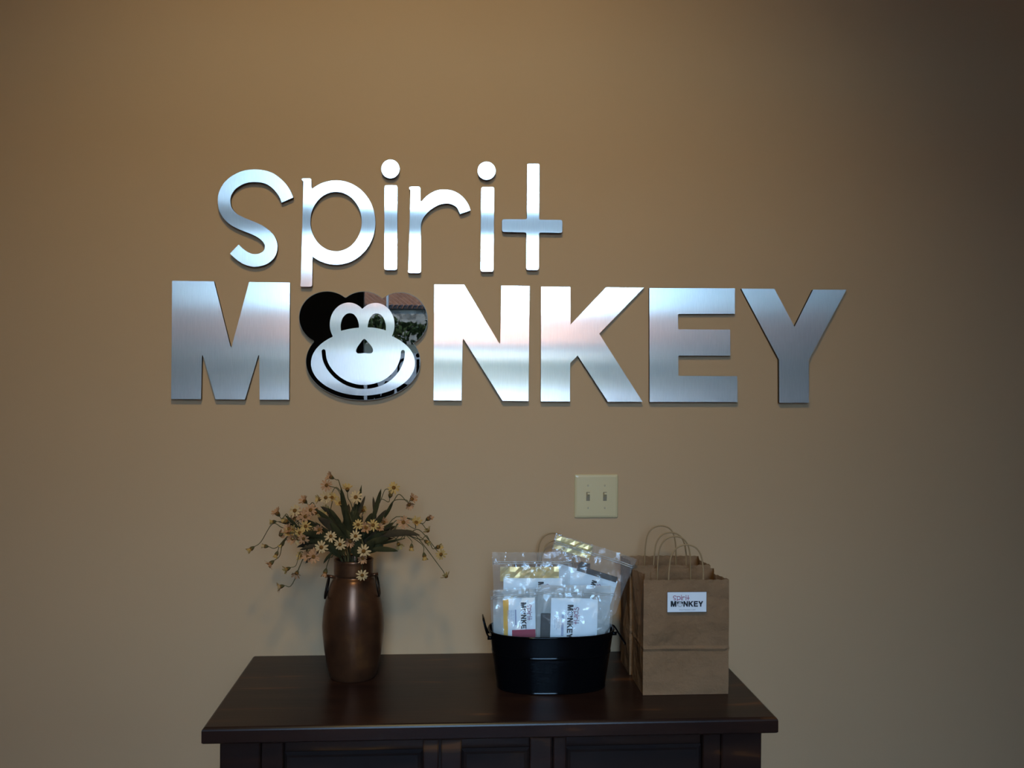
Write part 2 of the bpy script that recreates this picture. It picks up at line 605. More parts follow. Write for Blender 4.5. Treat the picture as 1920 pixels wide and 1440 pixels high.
em_back = G(radial_union((845, 620), [(437, 392, 314, 296), (850, 420, 322, 322), (1262, 412, 310, 304), (845, 888, 645, 436)]))
em_face = G(radial_union((843, 620), [(684, 470, 214, 246), (984, 474, 214, 246), (843, 905, 585, 365)]))
em_eyeL = G([(v[0], v[1]) for v in catmull([(596, 541, 0), (592, 480, 0), (610, 405, 0), (650, 357, 0), (695, 343, 0), (740, 357, 0), (778, 405, 0), (797, 470, 0), (798, 506, 0)], 4)] + [(740, 512), (670, 524)])
em_eyeR = G([(v[0], v[1]) for v in catmull([(895, 503, 0), (900, 465, 0), (918, 405, 0), (955, 358, 0), (995, 345, 0), (1042, 360, 0), (1080, 410, 0), (1100, 475, 0), (1101, 537, 0)], 4)] + [(1030, 518), (960, 506)])
em_nose = G([(v[0], v[1]) for v in catmull([(857, 632, 0), (905, 675, 0), (945, 725, 0), (957, 765, 0), (940, 792, 0), (900, 796, 0), (858, 792, 0), (815, 796, 0), (780, 793, 0), (765, 768, 0), (778, 728, 0), (812, 680, 0)], 4, True)])
em_smile = G(stroke([(400, 772), (414, 868), (458, 962), (540, 1055), (645, 1125), (755, 1163), (850, 1173), (950, 1163), (1060, 1128), (1160, 1063), (1238, 970), (1282, 865), (1293, 780)], 46, 5, True))
LET.append(('O', None))
LET.append(('N', [('face', [fillet([(814.2, 533.1), (870.4, 533.5), (938.0, 647), (940.3, 535.3), (993.4, 536), (990.9, 752.3), (942.3, 751.9), (867.7, 633.2),
                                    (865.2, 751.4), (812.8, 750.8)], [0, 0, 1.5, 0, 0, 0, 0, 1.5, 0, 0], 2)])]))
LET.append(('K', [('face', [[(1015.1, 537.3), (1070, 537.8), (1070.2, 608.5), (1137.1, 538.4), (1208.4, 538.9), (1123.9, 625.8), (1204.8, 753.7),
                             (1139.8, 753.5), (1083.4, 667), (1069.3, 681), (1068.6, 753), (1014, 753)]])]))
LET.append(('E', [('face', [fillet([(1218.6, 539.8), (1379.4, 540.4), (1378.9, 588.4), (1272.2, 588.6), (1272.2, 617.6), (1370, 618.1), (1370, 666.9),
                                    (1272.2, 666.9), (1272.2, 704.9), (1382.7, 705.6), (1382.7, 754), (1218.2, 753.9)],
                                   [0, 0, 0, 2, 2, 0, 0, 2, 2, 0, 0, 0], 2)])]))
LET.append(('Y', [('face', [[(1391.4, 541.1), (1453.8, 541.3), (1491, 613), (1526.4, 542.8), (1589, 542.9), (1517.2, 675), (1516.6, 755.5), (1461.4, 755.5), (1461.4, 674.5)]])]))


def tess(loops):
    """triangles of a polygon with holes; loops of (u, v)"""
    ls = [[Vector((u, v, 0)) for u, v in lp] for lp in loops]
    flat = [p for lp in ls for p in lp]
    return flat, [tuple(t) for t in tessellate_polygon(ls)]


def cap(loops, put3, flip):
    """flat face at put3(u, v) oriented by flip sign"""
    flat, tris = tess(loops)
    V = [put3(p.x, p.y) for p in flat]
    Fc = []
    for a, b, c in tris:
        nrm = (V[b] - V[a]).cross(V[c] - V[a])
        Fc.append((a, b, c) if nrm.dot(flip) > 0 else (a, c, b))
    return V, Fc


def walls(loops, f0, f1):
    V, Fc = [], []
    for lp in loops:
        n, k = len(lp), len(V)
        V += [f0(u, v) for u, v in lp] + [f1(u, v) for u, v in lp]
        Fc += [(k + i, k + (i + 1) % n, k + n + (i + 1) % n, k + n + i) for i in range(n)]
    return V, Fc


FRONT = Vector((0, -1, 0))


def plate(loops_uv, y0, y1):
    """solid plate from y0 (front) to y1 (back) in world (x, z) coordinates"""
    a = lambda u, v: Vector((u, y0, v))
    b = lambda u, v: Vector((u, y1, v))
    return join(cap(loops_uv, a, FRONT), cap(loops_uv, b, -FRONT), walls(loops_uv, a, b))


LY = -0.017          # face plane of the letters


def to_wall(loop, y=LY):
    return [(p.x, p.z) for p in (at_y(px, py, y) for px, py in loop)]


# ------------------------------------------------------------------ the room
RX0, RX1, RZ = -2.7, 2.5, 3.45


def struct(name, VF, material, parent=None):
    o = put(name, VF, material, parent)
    if parent is None:
        o['kind'] = 'structure'
    return o


struct('wall_front', box(RX0 - 0.1, RX1 + 0.1, 0, 0.12, 0, RZ), M['wall'])
struct('wall_left', box(RX0 - 0.1, RX0, WY, 0, 0, RZ), M['wall'])
struct('wall_right', box(RX1, RX1 + 0.1, WY, 0, 0, RZ), M['wall'])
struct('wall_back', join(box(RX0 - 0.1, WX0, WY - 0.1, WY, 0, RZ), box(WX1, RX1 + 0.1, WY - 0.1, WY, 0, RZ),
                         box(WX0, WX1, WY - 0.1, WY, WZ1, RZ)), M['wall'])
struct('floor', box(RX0 - 0.1, RX1 + 0.1, WY - 0.1, 0.12, -0.1, 0), M['floor'])
struct('ceiling', box(RX0 - 0.1, RX1 + 0.1, WY - 0.1, 0.12, RZ, RZ + 0.1), M['ceiling'])
bb = 0.0
struct('baseboard_front', join(box(RX0, RX1, -0.014, 0, 0, 0.085, 0.002), box(RX0, RX1, -0.009, 0, 0.085, 0.10, 0.002)), M['wood'])
# track spotlight above the frame, aimed at the sign
LAMP = Vector((-0.12, -2.15, RZ - 0.20))
AIM = Vector((-0.14, 0.0, 1.68))
aq = (AIM - LAMP).to_track_quat('-Z', 'Y')
lp = thing('track_spotlight', 'white track spotlight under the ceiling aimed at the sign wall', 'lamp', (LAMP.x, LAMP.y, RZ))
put('track_rail', box(-0.5, 0.5, -0.018, 0.018, -0.02, 0, 0.002), M['ceiling'], lp)
put('swivel_arm', tube([(0, 0, -0.02), (0, 0, -0.10), (0, 0, -0.13)], 0.009, 10), M['ceiling'], lp)
hd = put('spot_head', lathe([(0.06, 0.16), (0.10, 0.14), (0.12, 0.06), (0.14, -0.02), (0.135, -0.022), (0.12, 0.01)], (0, 0), 28), M['ceiling'], lp, smooth=True)
hd.matrix_local = Matrix.Translation((0, 0, -0.20)) @ aq.to_matrix().to_4x4()
put('lens', lathe([(0.12, 0.004), (0.07, -0.001), (0.001, -0.003)], (0, 0), 24), M['lamp_glow'], hd)
spd = bpy.data.lights.new('spot_bulb', 'SPOT')
spd.energy = SPOT_POWER
spd.color = (1.0, 0.87, 0.42)
spd.spot_size = radians(76)
spd.spot_blend = 1.0
spd.shadow_soft_size = 0.13
spo = bpy.data.objects.new('spot_bulb', spd)
spo.location = LAMP + (AIM - LAMP).normalized() * 0.09
spo.rotation_euler = aq.to_euler()
COL.objects.link(spo)
# storefront glazing
win = bpy.data.objects.new('window_1', None)
win.location = (0, WY, 0)
win['kind'] = 'structure'
COL.objects.link(win)
wo = Vector((0, WY, 0))
for a in ((WX0, WX0 + 0.045, 0, WZ1), (WX1 - 0.045, WX1, 0, WZ1)):
    put('window_frame', box(a[0], a[1], WY - 0.09, WY - 0.01, a[2], a[3], 0.003), M['alu'], win, origin=wo)
for z0, z1 in ((0.0, 0.80), (TR0, TR1), (WZ1 - 0.05, WZ1)):  # lowest panel is unseen, added to hold back light low in the room
    put('window_frame', box(WX0 + 0.045, WX1 - 0.045, WY - 0.09, WY - 0.01, z0, z1, 0.003), M['alu'], win, origin=wo)
for z0, z1 in ((0.80, TR0), (TR1, WZ1 - 0.05)):
    put('pane', box(WX0 + 0.045, WX1 - 0.045, WY - 0.053, WY - 0.047, z0, z1), M['glass'], win, origin=wo)

# ---- outside, seen only as a reflection in the black emblem and the steel
Gp = [(-4.53, 0.0), (-9.0, 0.55), (-17.4, 2.02), (-20.0, 2.30), (-60, 2.6)]
V, Fc = [], []
for y, z in Gp:
    V += [(-40, y, z), (40, y, z)]
Fc = [(2 * i, 2 * i + 1, 2 * i + 3, 2 * i + 2) for i in range(2)]
struct('ground', (V[:6], Fc), M['asphalt'])
struct('ground_verge', (V[4:], [(0, 1, 3, 2), (2, 3, 5, 4)]), M['turf'])
# unseen walls added outside the window to dim the sides of the sign wall
for nm, xa, xb in (('shading_wall_west', WX0 - 0.06, -1.38), ('shading_wall_east', WX1 + 0.06, 1.60)):
    sg = -0.25 if xa < 0 else 0.25
    V = [(xa, WY - 0.1, -0.1), (xb, -11.0, -0.1), (xb + sg, -11.0, -0.1), (xa + sg, WY - 0.1, -0.1)]
    V += [(x, y, 4.2) for x, y, z in V]
    struct(nm, (V, [(0, 1, 5, 4), (1, 2, 6, 5), (2, 3, 7, 6), (3, 0, 4, 7), (4, 5, 6, 7)]), M['shading_wall'])
bl = thing('stone_building', 'low stone building with a clay tile roof across the street, mirrored in the black emblem', 'building', (0, -25.6, 2.3))
bo = Vector((0, -25.6, 2.3))
put('stone_wall', box(-12, 12, -30.5, -26.1, 2.2, 3.62), M['limestone'], bl, origin=bo)
put('eave', box(-12.4, 12.4, -31, -25.98, 3.58, 3.72, 0.02), M['soffit'], bl, origin=bo)
V, Fc = [], []
nx = 840
for i in range(nx + 1):
    for j in range(3):
        t = j / 2
        x = -12.6 + 25.2 * i / nx
        V.append((x - 1.6 * t, -25.95 - 2.9 * t, 3.66 + 1.35 * t + 0.12 * (abs(sin(i * pi / 5)) - 0.6)))
for i in range(nx):
    for j in range(2):
        a = i * 3 + j
        Fc.append((a, a + 3, a + 4, a + 1))
put('tile_roof', (V, Fc), M['rooftile'], bl, origin=bo)
rng = random.Random(3)
V, Fc = [], []
for k in range(4200):
    x = rng.uniform(-9, 9)
    a = rng.uniform(0, pi)
    rr = 0.62 + 0.16 * noise.noise((x * 0.8, 3, 0)) + 0.1 * noise.noise((x * 3, 7, a * 2))
    c = Vector((x, -20.6 + 0.55 * cos(a), 2.15 + 1.08 * rr * sin(a) ** 0.6 + rng.uniform(-0.06, 0.06)))
    u = Vector((rng.gauss(0, 1), rng.gauss(0, 1), rng.gauss(0, 1))).normalized()
    w = u.orthogonal().normalized()
    n = len(V)
    V += [c + u * 0.11, c + w * 0.05, c - u * 0.11, c - w * 0.05]
    Fc.append((n, n + 1, n + 2, n + 3))
tag(put('hedge', (V, Fc), M['hedge'], origin=(0, -20.6, 2.3)), 'clipped green hedge across the street, mirrored in the black emblem', 'hedge', kind='stuff')
tag(put('street_post', join(tube([(-1.24, -15.6, 1.6), (-1.24, -15.6, 4.6)], 0.022, 8), box(-1.29, -1.19, -15.65, -15.55, 1.5, 1.62, 0.005)), M['post'], origin=(-1.24, -15.6, 1.6)),
    'thin grey steel post by the road, mirrored in the black emblem', 'post')


# ------------------------------------------------------------------ the sign on the wall
LAB = [
    'blue-tinged brushed steel lowercase letter s at the start of the upper word',
    'brushed steel lowercase letter p with a long straight descender',
    'brushed steel lowercase letter i standing between the p and the r',
    'brushed steel lowercase letter r between the two dotted letters',
    'brushed steel lowercase letter i standing between the r and the t',
    'brushed steel lowercase letter t with a low crossbar, last of the upper word',
    'wide brushed steel capital M that begins the lower word',
    'shiny black monkey-face emblem with a steel smiling face, between M and N',
    'very bright brushed steel capital N beside the monkey-face emblem',
    'brushed steel capital K between the N and the E',
    'brushed steel capital E with three arms, above the light switch',
    'dull brushed steel capital Y that ends the lower word',
]
LOGO = []            # flat pieces for the printed logos: (style, loops in photo pixels)
for (ch, pieces), lab in zip(LET, LAB):
    if pieces is None:
        continue
    allz = [to_wall(lp) for _, lps in pieces for lp in lps]
    xs = [p[0] for lp in allz for p in lp]
    zs = [p[1] for lp in allz for p in lp]
    org = Vector(((min(xs) + max(xs)) / 2, 0, min(zs)))
    root = thing('sign_letter', lab, 'letter', org, (-0.022 if ch.isupper() else 0, 0, 0), group='brushed steel wall letters')
    for nm, lps in pieces:
        W = [to_wall(lp) for lp in lps]
        put('dot_body' if nm == 'dot' else 'letter_body', plate(W, LY + 0.0012, -0.0055), M['letter_edge'], root, origin=org)
        put('dot_face' if nm == 'dot' else 'letter_face', plate(W, LY, LY + 0.0012), M['steel'], root, origin=org)
        # stand-off pads between letter and wall
        flat_, tris_ = tess(W)
        best = sorted(tris_, key=lambda t: -((flat_[t[1]] - flat_[t[0]]).cross(flat_[t[2]] - flat_[t[0]])).length)
        for t in (best[0], best[min(2, len(best) - 1)]):
            q = (flat_[t[0]] + flat_[t[1]] + flat_[t[2]]) / 3
            put('mounting_pad', tube([(q.x, -0.0056, q.y), (q.x, 0.0, q.y)], 0.003, 8), M['letter_edge'], root, origin=org)
        LOGO.append(('bold' if ch.isupper() else 'thin', lps))
LOGO.append(('bold', [em_back]))
LOGO.append(('pale', [em_face, em_eyeL, em_eyeR, em_nose, em_smile]))

eb = to_wall(em_back, -0.016)
org = Vector((sum(p[0] for p in eb) / len(eb), 0, min(p[1] for p in eb)))
em = thing('monkey_emblem', LAB[7], 'emblem', org)
ins = [(org.x + (x - org.x) * 0.99, z) for x, z in eb]
put('backing_plate', plate([eb], -0.016, -0.006), M['acrylic'], em, origin=org)
put('polished_rim', walls([eb], lambda u, v: Vector((u, -0.0163, v)),
                          lambda u, v: Vector((org.x + (u - org.x) * 0.993, -0.0163, org.z + 0.14 + (v - org.z - 0.14) * 0.993))), M['acrylic_edge'], em, origin=org)
fp = [to_wall(lp, -0.0195) for lp in (em_face, em_eyeL, em_eyeR, em_nose, em_smile)]
put('face_plate', plate(fp, -0.0195, -0.0165), M['steel'], em, origin=org)
for dx in (-0.09, 0.09):
    put('mounting_pad', tube([(org.x + dx, -0.0062, org.z + 0.16), (org.x + dx, 0, org.z + 0.16)], 0.006, 10), M['letter_edge'], em, origin=org)


def logo(parent, fn, flip, only=None):
    """printed logo: fn(u, v) -> local point, u 0..1 along the lower word, v up; one mesh per ink"""
    groups = {}
    for style, lps in LOGO:
        groups.setdefault(style, []).append([[((x - 320) / 1269, (755 - y) / 1269) for x, y in lp] for lp in lps])
    for lift, (style, mk, nm) in enumerate((('bold', 'ink_black', 'printed_bold_letters'), ('thin', 'ink_magenta', 'printed_thin_letters'), ('pale', 'ink_white', 'printed_face'))):
        VF = join(*[cap(lps, (lambda u, v, k=lift: fn(u, v) + flip * (0.0002 + 0.00015 * k)), flip) for lps in groups[style]])
        put(nm, VF, M[mk if only is None else only], parent)


# vinyl logo on the storefront glass, reads from the street
put_fn = lambda u, v: Vector((-0.62 + u * 1.15, -0.0535, 1.29 + v * 1.15))
groups = [[[((x - 320) / 1269, (755 - y) / 1269) for x, y in lp] for lp in lps] for st, lps in LOGO if st != 'pale']
put('vinyl_lettering', join(*[cap(g, put_fn, FRONT) for g in groups]), M['ink_black'], win)

# ------------------------------------------------------------------ light switch
tl, br = at_y(1077.5, 889.8, -0.006), at_y(1158.9, 971.2, -0.006)
org = Vector(((tl.x + br.x) / 2, 0, br.z))
sw = thing('light_switch', 'almond double toggle light switch plate on the tan wall', 'light switch', org)
hw, hh = (br.x - tl.x) / 2, (tl.z - br.z)


def plate_ring(w, y):
    r = 0.004
    return [Vector((x, y, z)) for x, z in fillet([(-hw + w, w), (hw - w, w), (hw - w, hh - w), (-hw + w, hh - w)], r, 3)]


rings = [plate_ring(0, 0), plate_ring(0, -0.0025), plate_ring(0.002, -0.0048), plate_ring(0.0065, -0.0062)]
V = [v for r in rings for v in r]
n = len(rings[0])
Fc = [(i * n + k, i * n + (k + 1) % n, (i + 1) * n + (k + 1) % n, (i + 1) * n + k) for i in range(3) for k in range(n)]
Fc.append(tuple(range(3 * n, 4 * n)))
put('switch_plate', (V, Fc), M['almond'], sw)
for px in (1102.7, 1134.2):
    c = at_y(px, 930.8, -0.0062) - org
    s = put('toggle_slot', join(box(c.x - 0.0050, c.x + 0.0050, -0.0068, -0.004, c.z - 0.0120, c.z + 0.0120, 0.0008)), M['slot'], sw)
    V = []
    for y, z0, z1, w in ((-0.0066, -0.002, 0.0085, 0.0042), (-0.012, 0.0035, 0.0105, 0.0036), (-0.0165, 0.0065, 0.0112, 0.0031)):
        V += [(c.x - w, y, c.z + z0), (c.x + w, y, c.z + z0), (c.x + w, y, c.z + z1), (c.x - w, y, c.z + z1)]
    Fc = [(i * 4 + k, i * 4 + (k + 1) % 4, i * 4 + 4 + (k + 1) % 4, i * 4 + 4 + k) for i in range(2) for k in range(4)] + [(8, 9, 10, 11)]
    put('toggle', (V, Fc), M['almond'], sw)
    for py in (910.6, 952.4):
        c2 = at_y(px, py, -0.0062) - org
        V, Fc = tube([(c2.x, -0.006, c2.z), (c2.x, -0.0072, c2.z)], [0.0031, 0.0026], 12)
        s = put('screw', (V, Fc), M['screw'], sw)
        put('screw_slot', box(c2.x - 0.0004, c2.x + 0.0004, -0.00745, -0.0070, c2.z - 0.0022, c2.z + 0.0022), M['slot'], s)

# ------------------------------------------------------------------ credenza
CX0, CX1, CYF, CZ = -0.508, 0.706, -0.489, 0.807
cr = thing('credenza', 'dark stained wooden credenza with panelled front against the tan wall', 'credenza', ((CX0 + CX1) / 2, CYF / 2, 0))
co = Vector(((CX0 + CX1) / 2, CYF / 2, 0))


def slab(x0, x1, y0, y1, prof):
    """moulded slab: prof = [(inset, z)...]; the back edge stays on y1"""
    V, Fc = [], []
    for w, z in prof:
        V += [(x0 + w, y0 + w, z), (x1 - w, y0 + w, z), (x1 - w, y1, z), (x0 + w, y1, z)]
    for i in range(len(prof) - 1):
        for k in range(4):
            Fc.append((i * 4 + k, i * 4 + (k + 1) % 4, i * 4 + 4 + (k + 1) % 4, i * 4 + 4 + k))
    Fc += [(3, 2, 1, 0), tuple(range(len(V) - 4, len(V)))]
    return V, Fc


put('top_board', slab(CX0, CX1, CYF, -0.003, [(0.003, CZ - 0.034), (0, CZ - 0.031), (0, CZ - 0.007), (0.001, CZ - 0.004), (0.003, CZ - 0.0015), (0.0065, CZ)]), M['wood'], cr, origin=co)
BX0, BX1 = at_y(411.8, 1420, CYF + 0.03).x, at_y(1428, 1420, CYF + 0.03).x
BY = CYF + 0.03
zt = CZ - 0.034
px2x = lambda px: at_y(px, 1425, BY).x
put('carcass', join(box(BX0 + 0.004, BX1 - 0.004, BY + 0.03, -0.006, 0.07, zt)), M['wood'], cr, origin=co)
for x0, x1 in ((BX0, px2x(488)), (px2x(1353), BX1)):
    put('corner_post', box(x0, x1, BY, BY + 0.06, 0.0, zt, 0.003), M['wood'], cr, origin=co)
for x0, x1 in ((BX0, BX0 + 0.05), (BX1 - 0.05, BX1)):
    put('rear_post', box(x0, x1, -0.056, -0.006, 0.0, 0.07, 0.003), M['wood'], cr, origin=co)
put('apron', box(px2x(488), px2x(1353), BY + 0.006, BY + 0.03, zt - 0.010, zt, 0.002), M['wood'], cr, origin=co)
put('plinth', box(px2x(488), px2x(1353), BY + 0.006, BY + 0.03, 0.07, 0.13, 0.002), M['wood'], cr, origin=co)
DOORS = [(489, 822, 530, 793), (827, 1034, 865, 994), (1038, 1352, 1062, 1319)]
for k, (a, b, c, d) in enumerate(DOORS):
    x0, x1, i0, i1 = px2x(a), px2x(b), px2x(c), px2x(d)
    z0, z1 = 0.135, zt - 0.012
    zi0, zi1 = z0 + 0.045, at_y(900, 1410, BY).z
    dr = put('door', join(box(x0, i0, BY + 0.004, BY + 0.026, z0, z1, 0.002), box(i1, x1, BY + 0.004, BY + 0.026, z0, z1, 0.002)), M['wood'], cr, origin=co)
    for za, zb in ((z0, zi0), (zi1, z1)):
        put('rail', box(i0, i1, BY + 0.004, BY + 0.026, za, zb, 0.002), M['wood'], dr, origin=co)
    V, Fc = [], []
    for w, y in ((0, BY + 0.022), (0.006, BY + 0.017), (0.012, BY + 0.019)):
        V += [(i0 + w, y, zi0 + w), (i1 - w, y, zi0 + w), (i1 - w, y, zi1 - w), (i0 + w, y, zi1 - w)]
    Fc = [(i * 4 + j, i * 4 + (j + 1) % 4, i * 4 + 4 + (j + 1) % 4, i * 4 + 4 + j) for i in range(2) for j in range(4)] + [(8, 9, 10, 11)]
    put('panel', (V, Fc), M['panel_wood'], dr, origin=co)
    kx = (i1 + x1) / 2 if k != 2 else (x0 + i0) / 2
    put('knob', lathe([(0.006, 0), (0.005, 0.008), (0.012, 0.014), (0.013, 0.02), (0.008, 0.026), (0.0005, 0.027)], (0, 0), 14), M['wire'], dr)
    kn = bpy.data.objects[-1] if False else dr.children[-1]
    kn.matrix_local = Matrix.Translation(Vector((kx, BY + 0.004, 0.50)) - co) @ Matrix.Rotation(radians(90), 4, 'X')

# ------------------------------------------------------------------ vase
VC = Vector((-0.232, -0.172, CZ))
va = thing('milk_can_vase', 'tall brown copper vase with a narrow collar standing on the credenza', 'vase', VC)
S = (D + VC.y) / F_PX * 1.0


def vz(py, r):
    return at_y(657, py, VC.y - r * 0.55).z


prof_px = [(41, 1281), (43, 1276), (47, 1262), (51, 1240), (54.5, 1215), (56.8, 1188), (56.5, 1172), (54.5, 1150), (50, 1128), (44.5, 1108), (39, 1094), (35, 1088.5),
           (34, 1086), (35.8, 1083.5), (36.3, 1080), (36.2, 1062), (36.8, 1058), (36.4, 1055)]
prof = []
zb, zr = CZ, at_y(650, 1055, VC.y - 0.047).z
for r, py in prof_px:
    z = zb + (1281 - py) / (1281 - 1055) * (zr - zb)
    prof.append((r * S, z))
prof[0] = (prof[0][0], CZ + 0.0005)
inner = [(34.6 * S, zr + 0.001), (33.5 * S, zr - 0.003), (33.5 * S, zr - 0.03), (32 * S, zr - 0.042), (45 * S, zr - 0.12), (45 * S, zr - 0.22), (0.002, zr - 0.23)]
pr = catmull([(r, 0, z) for r, z in prof], 3)
put('vase_body', lathe([(p.x, p.z) for p in pr] + inner, (0, 0), 56), M['copper'], va, smooth=True)
va.children[0].location = -Vector((0, 0, CZ))
for sx in (-1, 1):
    zc = zr - 0.062
    pts = []
    for k in range(24):
        t = 2 * pi * k / 24
        pts.append((sx * (0.058 + 0.005 * (1 - cos(t)) * 0.9 - 0.003) + 0.0, -0.012 + 0.022 * sin(t) - (0.018 if sx < 0 else 0), zc - CZ + 0.026 * cos(t)))
    pts.append(pts[0])
    put('ring_handle', tube(pts, 0.0021, 6, False), M['wire'], va, smooth=True)
    put('handle_lug', tube([(sx * 0.040, -0.012 - (0.018 if sx < 0 else 0), zc - CZ + 0.024), (sx * 0.060, -0.012 - (0.018 if sx < 0 else 0), zc - CZ + 0.027)], 0.004, 8), M['copper'], va, smooth=True)
MOUTH = Vector((VC.x, VC.y, zr))

# ------------------------------------------------------------------ dried daisies


def petal_mesh(name, npet, tilt, ln, material, seed):
    rg = random.Random(seed)
    V, Fc = [], []
    for k in range(npet):
        a = 2 * pi * k / npet + rg.uniform(-0.12, 0.12)
        l = ln * rg.uniform(0.85, 1.1)
        tl_ = tilt + rg.uniform(-0.18, 0.18)
        w = 0.0021 * rg.uniform(0.85, 1.15)
        n = len(V)
        for s, ww, dz in ((0.12, 0.6, 0), (0.45, 1.0, 0.0004), (0.8, 0.95, 0.0), (1.0, 0.35, -0.0008)):
            rad = 0.0025 + l * s * cos(tl_)
            z = l * s * sin(tl_) + dz
            for sg in (-1, 0, 1):
                V.append((rad * cos(a) - sg * w * ww * sin(a), rad * sin(a) + sg * w * ww * cos(a), z + (0.0005 if sg else 0)))
        for i in range(3):
            for j in range(2):
                q = n + i * 3 + j
                Fc.append((q, q + 1, q + 4, q + 3))
    return mesh(name, V, Fc, material, True)


PET = {}
for kd, tilt, ln in (('open', 0.05, 0.0125), ('half', 0.75, 0.0125), ('droop', -0.55, 0.012), ('bud', 1.15, 0.0105)):
    for c in ('cream', 'blush', 'gold'):
        PET[kd, c] = petal_mesh('petals', 11 if kd != 'bud' else 8, tilt, ln, M['petal_' + c], hash((kd, c)) % 97 if False else len(PET) + 5)
DISC = mesh('flower_head', *lathe([(0.0008, 0.0034), (0.0026, 0.0030), (0.0044, 0.0012), (0.0048, -0.0005), (0.0036, -0.0015)][::-1], (0, 0), 10), M['disc'], True)
CALYX = mesh('calyx', *lathe([(0.0009, -0.0085), (0.0026, -0.0065), (0.0042, -0.003), (0.0048, -0.0002)], (0, 0), 8), M['calyx'], True)


def leaf_vf(base, tip, w, bend, twist):
    base, tip = Vector(base), Vector(tip)
    ax = tip - base
    ln = ax.length
    side = ax.cross(Vector((0, 1, 0.15))).normalized()
    nrm = side.cross(ax).normalized()
    side = (side * cos(twist) + nrm * sin(twist)).normalized()
    nrm = side.cross(ax).normalized()
    V, Fc = [], []
    n = 9
    for i in range(n):
        t = i / (n - 1)
        c = base + ax * t + Vector((0, 0, 1)) * bend * ln * 4 * t * (1 - t) - Vector((0, 0, 1)) * 0
        ww = w * (0.18 + 0.82 * sin(pi * min(1, t * 0.93 + 0.07)) ** 0.8) * (1 if t < 0.98 else 0.1)
        V += [c - side * ww * 0.5 + nrm * w * 0.16, c, c + side * ww * 0.5 + nrm * w * 0.16]
    for i in range(n - 1):
        for j in range(2):
            q = i * 3 + j
            Fc.append((q, q + 1, q + 4, q + 3))
    return V, Fc


fx = lambda x, y: (450 + x / 4.571, 870 + y / 4.571)
